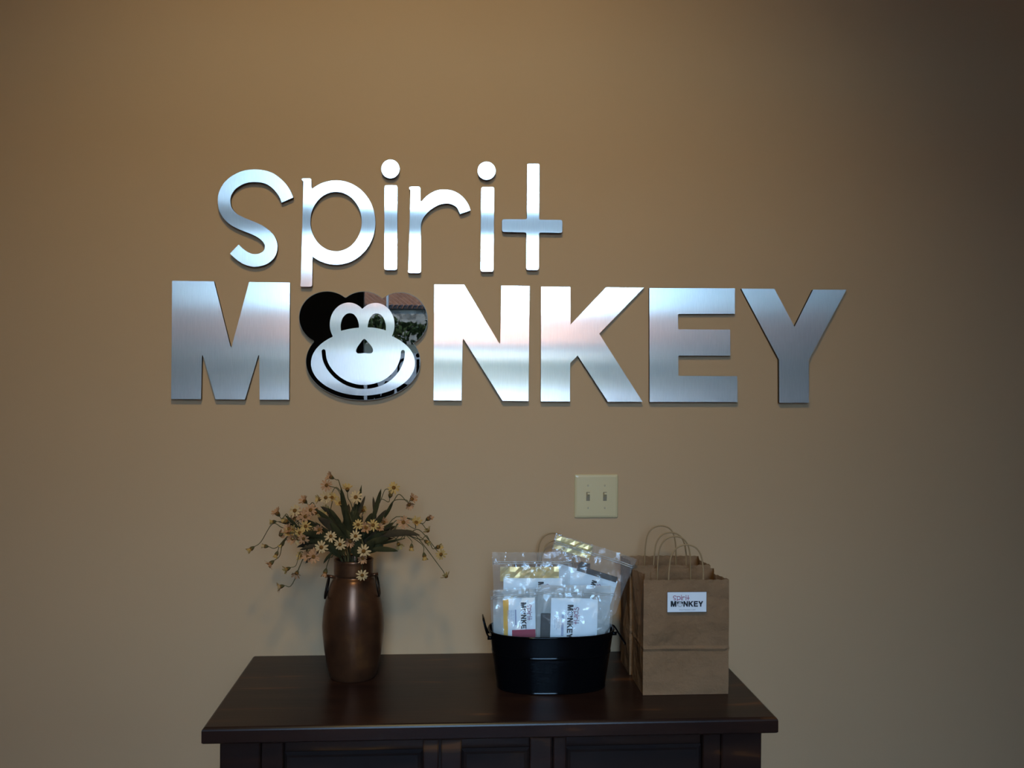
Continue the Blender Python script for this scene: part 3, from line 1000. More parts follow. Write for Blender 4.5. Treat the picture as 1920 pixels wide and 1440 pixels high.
# heads: (crop x, crop y, depth towards camera, facing angle or None = camera, tilt, kind, colour)
SPRAYS = [
    ('tallest daisy spray, two blush heads at its curled tip above the vase', -0.01, (865, 205), [
        (780, 112, 0.00, (-0.8, -0.5, 0.5), 'half', 'blush'), (742, 182, 0.01, (-0.2, -0.9, 0.2), 'open', 'blush'),
        (735, 288, 0.03, (-0.1, -1, 0.1), 'open', 'cream'), (682, 302, 0.01, (-0.8, -0.5, 0.2), 'half', 'gold')]),
    ('daisy spray with blush heads at the upper left of the bunch', 0.01, (660, 400), [
        (553, 318, 0.0, (-0.5, -0.6, 0.6), 'half', 'blush'), (470, 400, 0.02, (-0.3, -0.9, 0.3), 'open', 'cream'),
        (605, 395, 0.03, (-0.2, -0.9, 0.3), 'open', 'blush'), (700, 440, 0.03, (0.2, -0.8, 0.5), 'half', 'gold'), (650, 420, 0.01, (-0.3, -0.6, 0.6), 'half', 'blush'), (740, 400, 0.0, (0.0, -0.8, 0.4), 'half', 'gold'), (560, 450, 0.03, (-0.2, -0.9, 0.1), 'open', 'blush'), (790, 290, 0.0, (0.1, -0.7, 0.5), 'half', 'gold')]),
    ('daisy spray reaching left with small buds near its end', 0.02, (430, 500), [
        (320, 425, 0.01, (-0.5, -0.4, 0.7), 'half', 'blush'), (420, 555, 0.03, (-0.3, -0.8, 0.3), 'half', 'blush'), (285, 495, 0.0, (-0.9, -0.3, 0.0), 'bud', 'gold'),
        (520, 430, 0.02, (-0.1, -0.9, 0.4), 'open', 'blush'), (395, 490, 0.0, (-0.6, -0.5, 0.4), 'bud', 'gold'), (455, 570, 0.02, (-0.3, -0.8, 0.2), 'half', 'gold'), (470, 470, 0.01, (-0.2, -0.7, 0.5), 'half', 'blush')]),
    ('daisy spray drooping farthest left on a long wavy stem', 0.0, (360, 545), [
        (95, 728, 0.0, (-0.7, -0.4, -0.5), 'bud', 'gold')]),
    ('daisy spray of dry faded heads turned away at the left side', 0.03, (440, 610), [
        (345, 608, 0.02, (-0.6, 0.2, -0.3), 'droop', 'blush'), (360, 690, 0.03, (-0.5, -0.2, -0.6), 'bud', 'gold'), (215, 705, 0.03, (-0.9, -0.1, 0.1), 'bud', 'cream'),
        (415, 592, 0.03, (0.2, -0.7, 0.4), 'half', 'gold')]),
    ('daisy spray curving down at the lower left with a red-brown end head', 0.04, (415, 650), [
        (265, 850, 0.04, (-0.7, -0.3, -0.6), 'half', 'blush'), (312, 775, 0.04, (-0.3, -0.2, -0.8), 'bud', 'gold')]),
    ('lowest hanging daisy spray left of the vase, three pale heads', 0.05, (560, 770), [
        (405, 900, 0.05, (-0.8, -0.4, -0.3), 'half', 'gold'), (485, 938, 0.05, (-0.2, -0.7, -0.6), 'half', 'blush'), (350, 1050, 0.05, (-0.9, -0.2, -0.2), 'half', 'cream'),
        (530, 790, 0.04, (-0.5, -0.5, 0.2), 'half', 'gold')]),
    ('daisy spray with clustered golden heads at mid left', 0.05, (600, 570), [
        (562, 535, 0.05, (-0.2, -0.9, 0.3), 'open', 'gold'), (512, 590, 0.05, (-0.4, -0.8, 0.2), 'open', 'gold'), (498, 640, 0.05, (-0.3, -0.8, -0.3), 'half', 'cream'),
        (680, 562, 0.06, (-0.2, -0.9, 0.1), 'half', 'blush'), (450, 640, 0.05, (-0.3, -0.9, -0.1), 'half', 'blush'), (545, 640, 0.06, (-0.1, -0.9, -0.1), 'open', 'blush')]),
    ('daisy spray by the vase rim with two blush heads and one cream', 0.08, (720, 740), [
        (697, 715, 0.10, (-0.1, -1, 0.15), 'open', 'cream'), (630, 795, 0.09, (0.0, -1, 0.1), 'open', 'blush'), (585, 790, 0.08, (-0.4, -0.8, 0.1), 'half', 'blush'),
        (640, 770, 0.08, (-0.2, -0.7, 0.4), 'half', 'blush')]),
    ('daisy spray with a single bud dangling beside the vase collar', 0.06, (790, 800), [
        (730, 930, 0.06, (-0.2, -0.3, -0.9), 'bud', 'blush')]),
    ('daisy spray with two cream heads facing out at the front middle', 0.09, (820, 690), [
        (778, 620, 0.10, (-0.05, -1, 0.15), 'open', 'cream'), (857, 690, 0.11, (0.0, -1, 0.05), 'open', 'cream')]),
    ('daisy spray with one cream head just under the central cluster', 0.08, (960, 690), [
        (990, 618, 0.09, (0.05, -1, 0.2), 'open', 'cream'), (945, 662, 0.08, (-0.1, -0.8, -0.4), 'half', 'blush')]),
    ('daisy spray hanging over the vase collar with three stacked heads', 0.10, (1060, 690), [
        (1060, 748, 0.11, (0.0, -1, 0.1), 'open', 'cream'), (1052, 808, 0.11, (0.0, -0.9, -0.3), 'half', 'blush'), (1047, 955, 0.11, (0.05, -1, 0.0), 'open', 'cream')]),
    ('daisy spray of three crowded golden heads at the centre', 0.06, (1060, 620), [
        (1012, 520, 0.08, (-0.1, -0.9, 0.3), 'open', 'gold'), (1080, 545, 0.07, (0.0, -0.9, 0.2), 'half', 'blush'), (1140, 525, 0.07, (0.2, -0.9, 0.3), 'open', 'gold'), (1190, 545, 0.06, (0.5, -0.7, 0.3), 'half', 'blush'), (1230, 500, 0.02, (0.4, -0.6, 0.5), 'bud', 'blush'), (1060, 400, 0.0, (0.2, -0.6, 0.6), 'bud', 'gold')]),
    ('daisy spray with one cream head among dark upright leaves', 0.03, (975, 400), [
        (992, 285, 0.04, (0.0, -0.9, 0.35), 'open', 'cream'), (920, 215, 0.0, (0.0, -0.5, 0.8), 'half', 'gold'), (860, 335, 0.02, (-0.2, -0.7, 0.5), 'half', 'gold'), (1040, 400, 0.0, (0.3, -0.6, 0.5), 'half', 'gold')]),
    ('daisy spray with a golden head at the upper right tip', 0.0, (1210, 300), [
        (1318, 203, 0.01, (0.3, -0.8, 0.4), 'open', 'gold'), (1290, 265, 0.01, (0.2, -0.4, 0.7), 'bud', 'gold')]),
    ('daisy spray with two orange-blush heads nodding right', 0.01, (1310, 330), [
        (1475, 300, 0.02, (0.5, -0.6, 0.4), 'half', 'blush'), (1450, 350, 0.02, (0.3, -0.8, -0.3), 'half', 'blush')]),
    ('daisy spray with golden heads spreading right above the long brown leaf', 0.03, (1330, 560), [
        (1400, 500, 0.04, (0.2, -0.9, 0.3), 'open', 'blush'), (1510, 502, 0.03, (0.2, -0.7, 0.6), 'half', 'gold'), (1617, 468, 0.02, (0.7, -0.5, 0.5), 'bud', 'blush'),
        (1612, 575, 0.03, (0.5, -0.2, -0.5), 'droop', 'gold')]),
    ('daisy spray with small dry heads dangling right of the vase', 0.05, (1400, 640), [
        (1470, 712, 0.05, (0.0, -0.3, -0.9), 'bud', 'gold'), (1580, 790, 0.05, (0.2, -0.3, -0.9), 'bud', 'gold'), (1360, 690, 0.06, (0.3, -0.6, -0.5), 'half', 'gold'),
        (1600, 668, 0.04, (0.5, -0.4, -0.3), 'bud', 'gold')]),
    ('daisy spray arching farthest right and down to a dry seed head', 0.04, (1560, 650), [
        (1700, 712, 0.04, (0.6, -0.5, 0.2), 'bud', 'gold'), (1722, 775, 0.05, (0.3, -0.9, -0.1), 'open', 'gold'), (1768, 965, 0.04, (0.5, -0.3, -0.7), 'droop', 'gold')]),
]
# leaves: spray index, base, tip (crop px), width px, depth, bend, twist, colour
LEAVES = [
    (0, (940, 620), (862, 200), 62, 0.02, -0.02, 0.2, 'g'), (0, (900, 480), (870, 250), 40, 0.0, 0.0, -0.3, 'b'), (14, (985, 520), (1040, 180), 36, 0.02, 0.0, 0.3, 'g'),
    (14, (1000, 470), (1072, 272), 30, 0.03, 0.0, 0.2, 'b'), (15, (1130, 500), (1208, 212), 44, 0.01, -0.02, 0.2, 'g'), (15, (1160, 470), (1138, 280), 34, 0.0, 0.0, 0.4, 'b'),
    (16, (1120, 560), (1255, 390), 40, 0.0, 0.02, 0.3, 'b'), (1, (860, 500), (690, 368), 50, 0.02, 0.05, 0.2, 'b'), (1, (880, 620), (640, 385), 50, 0.03, 0.04, 0.0, 'g'),
    (7, (860, 620), (665, 462), 78, 0.04, 0.05, 0.1, 'b'), (7, (790, 640), (535, 600), 74, 0.05, 0.03, 0.1, 'g'), (8, (800, 690), (515, 668), 60, 0.06, 0.03, 0.2, 'g'),
    (4, (640, 660), (485, 718), 32, 0.05, 0.02, 0.1, 'b'), (17, (1130, 650), (1545, 612), 66, 0.05, 0.09, 0.1, 'b'), (17, (1180, 600), (1320, 500), 36, 0.03, 0.02, 0.2, 'g'),
    (18, (1110, 740), (1355, 748), 48, 0.07, 0.05, 0.1, 'g'), (18, (1080, 690), (1275, 640), 56, 0.07, 0.04, 0.0, 'g'), (8, (730, 700), (512, 740), 44, 0.07, 0.05, 0.2, 'b'),
    (9, (790, 760), (715, 855), 26, 0.07, 0.06, 0.1, 'g'), (8, (700, 740), (560, 855), 40, 0.07, 0.03, 0.2, 'b'), (10, (900, 680), (770, 500), 66, 0.05, 0.0, 0.1, 'g'),
    (13, (1050, 640), (1010, 440), 64, 0.04, 0.0, 0.1, 'g'), (13, (1090, 650), (1180, 520), 60, 0.04, 0.0, 0.3, 'b'), (11, (980, 740), (900, 560), 76, 0.06, 0.0, 0.0, 'g'),
    (11, (960, 770), (1060, 600), 80, 0.07, 0.0, 0.1, 'g'), (12, (1040, 780), (1150, 660), 80, 0.07, 0.02, 0.0, 'g'), (10, (880, 780), (820, 610), 80, 0.07, 0.0, 0.1, 'g'),
    (12, (1000, 800), (1000, 640), 86, 0.07, 0.0, 0.0, 'g'), (9, (860, 800), (720, 680), 70, 0.06, 0.02, 0.1, 'g'), (19, (1080, 760), (1230, 700), 70, 0.06, 0.03, 0.0, 'g'),
    (2, (500, 560), (385, 440), 34, 0.02, 0.03, 0.2, 'g'), (2, (700, 560), (520, 480), 46, 0.02, 0.04, 0.1, 'g'), (5, (640, 640), (520, 620), 40, 0.04, 0.03, 0.2, 'g'),
    (6, (760, 740), (600, 700), 56, 0.06, 0.05, 0.1, 'g'), (3, (560, 560), (330, 500), 26, 0.0, 0.02, 0.3, 'b'), (16, (1230, 470), (1310, 330), 30, 0.01, 0.0, 0.2, 'g'),
    (19, (1260, 620), (1500, 585), 46, 0.03, 0.06, 0.3, 'b'), (14, (940, 520), (1000, 330), 56, 0.01, 0.0, 0.1, 'g'), (0, (900, 560), (930, 340), 60, 0.0, 0.0, 0.1, 'b'),
    (13, (1060, 560), (1130, 420), 50, 0.01, 0.0, 0.2, 'g'), (16, (1100, 600), (1230, 440), 54, 0.02, 0.0, 0.1, 'g'), (7, (820, 560), (760, 400), 46, 0.0, 0.0, 0.1, 'g'),
    (9, (900, 700), (680, 620), 70, 0.04, 0.03, 0.1, 'g'), (18, (1080, 700), (1240, 560), 60, 0.03, 0.03, 0.1, 'g')]
rg = random.Random(11)
ROOTS = []
for si, (lab, dep, node, heads) in enumerate(SPRAYS):
    root = thing('daisy_spray', lab, 'flowers', MOUTH, group='dried daisy sprays in the copper vase')
    ROOTS.append(root)
    org = MOUTH
    ang = 2 * pi * si / len(SPRAYS)
    foot = MOUTH + Vector((0.022 * cos(ang), 0.022 * sin(ang), -0.12))
    lip = MOUTH + Vector((0.026 * cos(ang), 0.026 * sin(ang) - 0.004, 0.004))
    ny = VC.y - dep
    nd = at_y(*fx(*node), ny)
    lip.x = MOUTH.x + max(-0.034, min(0.034, (nd.x - MOUTH.x) * 0.3)) * 0.9
    lip.y = MOUTH.y - max(-0.02, min(0.026, dep * 0.4))
    midp = lip.lerp(nd, 0.5) + Vector((0, 0, 0.035 if nd.z < lip.z + 0.05 else 0.012))
    main = catmull([foot, lip, midp, nd], 6)
    put('stem', tube(main, [0.0018 - 0.0007 * i / (len(main) - 1) for i in range(len(main))], 5), M['stem'], root, smooth=True, origin=org)
    for hi, (hx, hy, hd, fc, kd, colr) in enumerate(heads):
        hp = at_y(*fx(hx, hy), VC.y - hd - (0.0))
        f = Vector(fc).normalized()
        bk = hp - f * 0.008
        st = main[-1 - min(len(main) - 1, (hi * 3) % 8)]
        d = bk - st
        ctl1 = st + d * 0.35 + Vector((0, 0, 0.28 * abs(d.x) + 0.006)) + Vector((0, rg.uniform(-0.006, 0.006), 0))
        ctl2 = bk - f * min(0.02, d.length * 0.3)
        br_ = catmull([st, ctl1, ctl2, bk], 5)
        put('flower_stem', tube(br_, [0.0011 - 0.0003 * i / (len(br_) - 1) for i in range(len(br_))], 4), M['stem'], root, smooth=True, origin=org)
        q = f.to_track_quat('Z', 'Y').to_matrix().to_4x4()
        sc = rg.uniform(0.92, 1.12) * (1.0 if kd in ('open', 'droop') else 1.05)
        mw = Matrix.Translation(hp - org) @ q @ Matrix.Rotation(rg.uniform(0, 6), 4, 'Z') @ Matrix.Scale(sc, 4)
        h = obj('flower_head', DISC, root, mw=mw)
        obj('petals', PET[kd, colr], h)
        obj('calyx', CALYX, h)
r2 = random.Random(21)
for k in range(74):      # the dense dark middle of the bunch
    a_ = r2.uniform(0.05, pi - 0.05)
    l0_, l1_ = r2.uniform(30, 130), r2.uniform(150, 400)
    cx_, cy_ = 950, 730
    bx, by = cx_ + l0_ * cos(a_) * 1.1, cy_ - l0_ * sin(a_) * 0.8
    ex, ey = cx_ + l1_ * cos(a_ + r2.uniform(-0.25, 0.25)) * 1.2, cy_ - l1_ * sin(a_) * 0.95
    near = min(range(len(SPRAYS)), key=lambda i: (SPRAYS[i][2][0] - ex) ** 2 + (SPRAYS[i][2][1] - ey) ** 2)
    LEAVES.append((near, (bx, by), (ex, ey), r2.uniform(28, 60), r2.uniform(-0.02, 0.055), r2.uniform(-0.02, 0.05), r2.uniform(-0.6, 0.6), r2.choice('gggb')))
for si, bs, tp, w, dp, bend, tw, cl in LEAVES:
    b_, t_ = at_y(*fx(*bs), VC.y - dp), at_y(*fx(*tp), VC.y - dp - rg.uniform(-0.02, 0.03))
    put('leaf', leaf_vf(b_, t_, w / 4.571 * S * 0.95, bend, tw), M['leaf_green' if cl == 'g' else 'leaf_brown'], ROOTS[si], smooth=True, origin=MOUTH)

# ------------------------------------------------------------------ black tub
TX, TY = 0.2405, -0.250
tb = thing('oval_tub', 'black enamelled oval tub with wire handles holding the plastic bags', 'tub', (TX, TY, CZ))


def oval(a, b, n=64, e=2.6):
    P = []
    for k in range(n):
        t = 2 * pi * k / n
        c, s = cos(t), sin(t)
        P.append((a * math.copysign(abs(c) ** (2 / e), c), b * math.copysign(abs(s) ** (2 / e), s)))
    return P


def oval_rings(rows, n=64):
    V, Fc = [], []
    for a, b, z in rows:
        V += [(x, y, z) for x, y in oval(a, b, n)]
    for i in range(len(rows) - 1):
        for k in range(n):
            p, q = i * n + k, i * n + (k + 1) % n
            Fc.append((p, q, q + n, p + n))
    return V, Fc, n


TH = at_y(1040, 1195.5, TY - 0.086).z - CZ
a0, a1 = 0.128, 0.1475
b0, b1 = 0.077, 0.087
ab = lambda t: (a0 + (a1 - a0) * t, b0 + (b1 - b0) * t)
rows = []
for t, o in ((0, -0.003), (0.0, 0.0), (0.008, 0.0010), (0.016, 0.0010), (0.024, 0), (0.034, 0), (0.3, 0), (0.59, 0), (0.60, 0.0), (0.608, 0.0009), (0.617, 0.0012), (0.626, 0.0009), (0.634, 0), (0.644, 0), (0.8, 0), (0.97, 0)):
    a, b = ab(t)
    rows.append((a + o, b + o, 0.0008 + t * TH))
V, Fc, n = oval_rings(rows)
Fc.append(tuple(range(n))[::-1])
put('tub_body', (V, Fc), M['enamel'], tb, smooth=True)
rows = [(ab(t)[0] - 0.0012, ab(t)[1] - 0.0012, t * TH) for t in (0.97, 0.5, 0.03)]
V, Fc, n = oval_rings(rows)
Fc.append(tuple(range(2 * n, 3 * n)))
put('tub_lining', (V, Fc), M['enamel'], tb, smooth=True)
rim = []
for x, y in oval(a1 - 0.0002, b1 - 0.0002, 64):
    rim.append((x, y, TH - 0.0015))
rim.append(rim[0])
put('rolled_rim', tube(rim, 0.0026, 8, False), M['enamel'], tb, smooth=True)
# wire handle standing up on one side, hanging out on the other
hl = [(-a1 + 0.001, -0.026, TH - 0.016), (-a1 - 0.006, -0.026, TH - 0.004), (-a1 - 0.013, -0.022, TH + 0.022), (-a1 - 0.014, -0.014, TH + 0.027), (-a1 - 0.014, 0.014, TH + 0.027), (-a1 - 0.013, 0.022, TH + 0.022),
      (-a1 - 0.006, 0.026, TH - 0.004), (-a1 + 0.001, 0.026, TH - 0.016)]
put('wire_handle', tube(catmull(hl, 4), 0.0021, 7), M['enamel'], tb, smooth=True)
hr = [(a1 - 0.001, -0.030, TH - 0.008), (a1 + 0.008, -0.030, TH - 0.006), (a1 + 0.024, -0.026, TH - 0.030), (a1 + 0.027, -0.016, TH - 0.036), (a1 + 0.027, 0.016, TH - 0.036), (a1 + 0.024, 0.026, TH - 0.030),
      (a1 + 0.008, 0.030, TH - 0.006), (a1 - 0.001, 0.030, TH - 0.008)]
put('wire_handle', tube(catmull(hr, 4), 0.0021, 7), M['enamel'], tb, smooth=True)
for sx, yy, zz in ((-1, -0.026, -0.016), (-1, 0.026, -0.016), (1, -0.030, -0.008), (1, 0.030, -0.008)):
    put('handle_lug', tube([(sx * (a1 - 0.008), yy, TH + zz), (sx * (a1 + 0.004), yy, TH + zz)], 0.0045, 8), M['enamel'], tb, smooth=True)


# ------------------------------------------------------------------ zip bags in the tub
def zip_bag(label, y, tlx, trx, zip_frac, height, bulge, seed, corner=0.0, lean=0.10):
    """tlx, trx: photo pixels of the top corners on the plane at depth y; returns root, width, height; local origin = bottom centre"""
    Pl, Pr = at_y(*tlx, y), at_y(*trx, y)
    w = (Pr - Pl).length
    roll = atan2(Pl.z - Pr.z, Pr.x - Pl.x)
    mid = (Pl + Pr) / 2
    root = thing('zip_bag', label, 'plastic bag', (0, 0, 0), group='clear zip bags in the tub')
    R = Matrix.Rotation(roll, 4, 'Y') @ Matrix.Rotation(-lean * 0, 4, 'X')
    root.matrix_world = Matrix.Translation(mid - (R @ Vector((0, 0, height)))) @ R
    nx, nz = 26, 34
    mw_, mi_ = root.matrix_world.copy(), root.matrix_world.inverted()

    def squeeze(x, y_, z):
        """the lower part of a bag is pressed in by the tub's wall"""
        p = mw_ @ Vector((x, y_, z))
        t_ = (p.z - CZ) / TH
        if t_ < 1.12:
            k_ = max(0.0, min(1.0, t_))
            a_, b_ = a0 + (a1 - a0) * k_ - 0.005, b0 + (b1 - b0) * k_ - 0.005
            dx, dy = p.x - TX, p.y - TY
            rr = (abs(dx / a_) ** 2.6 + abs(dy / b_) ** 2.6) ** (1 / 2.6)
            if rr > 1:
                f_ = 1 / rr if t_ < 1.0 else 1 / rr + (1 - 1 / rr) * (t_ - 1) / 0.12
                p.x, p.y = TX + dx * f_, TY + dy * f_
            p.z = max(p.z, CZ + 0.012)
        return tuple(mi_ @ p)
    zz = height * (1 - zip_frac)
    V, Fc = [], []

    def sheet(sgn):
        n0 = len(V)
        for j in range(nz + 1):
            v = j / nz
            z = v * height
            for i in range(nx + 1):
                u = i / nx
                x = (u - 0.5) * w
                if z < zz:
                    b = bulge * (sin(pi * u) ** 0.6) * (sin(pi * min(1, (z / zz) * 0.97 + 0.03)) ** 0.6 if z < zz else 0)
                else:
                    b = 0.0006 + 0.002 * (z - zz) / (height - zz) * (1 + sin(u * 9 + seed))
                q = Vector((x * 42 + seed * 7.3, z * 26 + sgn * 3, seed))
                wr = 0.0034 * noise.noise(q) + 0.0018 * noise.noise(q * 2.7)
                edge = min(1, min(u, 1 - u) * 6 + 0.25)
                px_ = x * (1 - 0.05 * (sin(pi * min(1, z / zz)) if z < zz else 0))
                py_ = sgn * b + wr * edge * (0.6 + 0.9 * (z > zz * 0.55))
                if corner and z > zz * 0.75:
                    k_ = max(0, (u if corner > 0 else 1 - u) - 0.72) / 0.28
                    py_ -= abs(corner) * k_ * k_ * (z - zz * 0.75) / (height - zz * 0.75)
                V.append(squeeze(px_, py_, z))
        for j in range(nz):
            for i in range(nx):
                a = n0 + j * (nx + 1) + i
                Fc.append((a, a + 1, a + nx + 2, a + nx + 1))
    sheet(-1)
    front_count = len(V)
    me_front = (list(V), list(Fc))
    V.clear()
    Fc.clear()
    sheet(1)
    put('front_film', me_front, M['film'], root, smooth=True)
    put('back_film', (list(V), list(Fc)), M['film'], root, smooth=True)
    for dz in (0.0, -0.0045):
        pts = []
        for i in range(nx + 1):
            q = me_front[0][min(nz, int(round((zz + 0.001) / height * nz))) * (nx + 1) + i]
            pts.append((q[0] * 0.985, q[1] - 0.0006, zz + dz))
        put('zip_seal', tube(pts, 0.0011, 5), M['zip'], root, smooth=True)
    root['film_depth'] = bulge
    del root['film_depth']
    inv = root.matrix_world.inverted()

    def loc(px, py):
        """local (x, z) of a photo pixel on the bag's plane"""
        d = ray(px, py)
        o_ = inv @ CAM
        dd = inv.to_3x3() @ d
        t = -o_.y / dd.y
        p = o_ + dd * t
        return p.x, p.z
    return root, loc, height, w


def sheet_box(x0, x1, y0, y1, z0, z1, dx=0.0):
    V, Fc = box(x0, x1, y0, y1, z0, z1)
    V = [(x + dx * (z - z0) / (z1 - z0 + 1e-9), y, z) for x, y, z in V]
    return V, Fc


def card_logo(card, x_left, z_top, size, y):
    """logo turned a quarter clockwise: reads downward, upper word on the right"""
    logo(card, lambda u, v: Vector((x_left + v * size, y, z_top - u * size)), FRONT)


def fine_lines(parent, x0, x1, z0, z1, y, n, seed, mk='ink_grey'):
    r_ = random.Random(seed)
    parts = []
    for k in range(n):
        x = x0 + (x1 - x0) * k / max(1, n - 1)
        z = z1
        end = z0 + (z1 - z0) * r_.uniform(0.0, 0.35)
        while z > end:
            l = r_.uniform(0.003, 0.009)
            parts.append(box(x - 0.0005, x + 0.0005, y - 0.0001, y, max(end, z - l), z))
            z -= l + 0.0012
    put('printed_lines', join(*parts), M[mk], parent)


# back left
r, loc, h, w = zip_bag('clear zip bag at the tub back with pale gold reflection above a white card', -0.232, (923, 1035.5), (1072, 1035.5), 0.105, 0.212, 0.008, 1, 0.0)
x0, z1 = loc(944, 1084)
x1, _ = loc(1054, 1084)
c = put('card', sheet_box(x0, x1, -0.0012, -0.0004, 0.02, z1), M['card'], r)
sz = 0.078
card_logo(c, loc(1008.5, 1091)[0], loc(1010, 1090.5)[1], sz, -0.0013)
g0, gz = loc(938, 1063)
g1, gz0 = loc(1048, 1082)
V, Fc = [], []
for i in range(13):
    for j in range(4):
        u, v = i / 12, j / 3
        V.append((g0 + (g1 - g0) * u, 0.0012 + 0.006 * noise.noise((u * 9, v * 4, 2)), gz0 - 0.01 + (gz - gz0 + 0.01) * v + 0.002 * noise.noise((u * 9, 1, 1))))
for i in range(12):
    for j in range(3):
        a = i * 4 + j
        Fc.append((a, a + 4, a + 5, a + 1))
o = put('gold_reflection', (V, Fc), M['gold'], r)  # crumpled sheet imitating a golden reflection under the zip
md = o.modifiers.new('thickness', 'SOLIDIFY')
md.thickness = 0.0006
# back right, tilted
r, loc, h, w = zip_bag('tilted clear zip bag leaning right at the back with a dark strap above its card', -0.196, (1043, 1000.5), (1191.5, 1046), 0.085, 0.225, 0.009, 2, 0.018)
x0, z1 = loc(1047, 1056)
x1, z1b = loc(1158, 1089.5)
z1 = (z1 + z1b) / 2
c = put('card', sheet_box(x0, x1, -0.0012, -0.0004, 0.03, z1), M['card'], r)
lx, lz = loc(1110, 1087)
card_logo(c, lx, lz, 0.072, -0.0013)
s0 = loc(1083, 1062)
s1 = loc(1156, 1087)
put('strap', join(sheet_box(s0[0], s1[0], -0.003, 0.002, z1 - 0.004, z1 + 0.009), sheet_box(s0[0], s0[0] + 0.02, -0.003, 0.002, z1 + 0.009, z1 + 0.020, 0.006)), M['brown_strap'], r)
gs0, gs1 = loc(1045, 1003), loc(1108, 1040)
V, Fc = [], []
for i in range(9):
    for j in range(4):
        u, v = i / 8, j / 3
        V.append((gs0[0] + (gs1[0] - gs0[0]) * u, 0.0015 + 0.006 * noise.noise((u * 8, v * 4, 8)), gs1[1] - 0.012 + (gs0[1] - 0.001 - gs1[1] + 0.012) * v))
for i in range(8):
    for j in range(3):
        a = i * 4 + j
        Fc.append((a, a + 4, a + 5, a + 1))
o = put('gold_reflection', (V, Fc), M['gold'], r)  # sheet imitating the golden reflection at the bag's top left
o.modifiers.new('thickness', 'SOLIDIFY').thickness = 0.0006
# front left
r, loc, h, w = zip_bag('clear zip bag at the front of the tub with an orange strip and red-edged card', -0.277, (918, 1104.5), (1012, 1101), 0.085, 0.2, 0.009, 3, -0.012)
put('inner_sleeve', sheet_box(loc(924, 1110)[0], loc(1010, 1110)[0], 0.0022, 0.0026, 0.06, loc(960, 1106)[1]), M['milky'], r)
x0, z1 = loc(954, 1122)
x1, _ = loc(1003, 1122)
xo, _ = loc(943, 1122)
zr_, zr2 = loc(960, 1181)[1], loc(960, 1196)[1]
c = put('card', sheet_box(x0 - 0.007, x1, -0.0012, -0.0004, 0.03, z1, 0.0), M['card'], r)
c.data.vertices.foreach_set('co', [q for v in c.data.vertices for q in ((v.co.x + (0.007 * (v.co.z - 0.03) / (z1 - 0.03) if v.co.x < x0 else 0)), v.co.y, v.co.z)])
put('red_band', box(loc(960, 1181)[0], x1 - 0.0005, -0.0016, -0.0013, 0.05, zr_), M['red'], c)
card_logo(c, loc(976, 1130)[0], loc(976, 1129.5)[1], 0.0735, -0.0013)
fine_lines(c, loc(951.5, 1140)[0], loc(962, 1140)[0], loc(951, 1178)[1], loc(951, 1144)[1], -0.0013, 5, 4)
put('grey_band', box(loc(965, 1144)[0], loc(968, 1144)[0], -0.0014, -0.0012, loc(965, 1172)[1], loc(965, 1143)[1]), M['ink_grey'], c)
put('orange_strip', sheet_box(xo, x0 + 0.004, 0.0002, 0.0014, 0.03, loc(950, 1124)[1]), M['orange'], r)
# front right
r, loc, h, w = zip_bag('clear zip bag at the front of the tub with white logo card and charcoal block', -0.300, (1005, 1096), (1153, 1098), 0.085, 0.2, 0.010, 5, 0.010)
put('inner_sleeve', sheet_box(loc(1009, 1110)[0], loc(1146, 1110)[0], 0.0062, 0.0066, 0.06, loc(1080, 1099)[1]), M['milky'], r)
x0, z1 = loc(1033.5, 1121)
x1, _ = loc(1110, 1121)
c = put('card', sheet_box(x0, x1, -0.0012, -0.0004, 0.02, z1), M['card'], r)
card_logo(c, loc(1064, 1134)[0], loc(1064, 1133.5)[1], 0.0785, -0.0013)
fine_lines(c, loc(1041, 1150)[0], loc(1050, 1150)[0], loc(1041, 1186)[1], loc(1041, 1152)[1], -0.0013, 4, 6)
put('grey_band', box(loc(1053, 1144)[0], loc(1057.5, 1144)[0], -0.0014, -0.0012, loc(1053, 1192)[1], loc(1053, 1152)[1]), M['ink_grey'], c)
put('backing_sheet', sheet_box(loc(1100, 1130)[0], loc(1121, 1130)[0], 0.0003, 0.0009, 0.02, loc(1121, 1124)[1]), M['card'], r)
put('charcoal_block', box(loc(1014.5, 1150)[0], loc(1036, 1150)[0], -0.0005, 0.006, 0.03, loc(1015, 1150.5)[1], 0.0008), M['charcoal'], r)


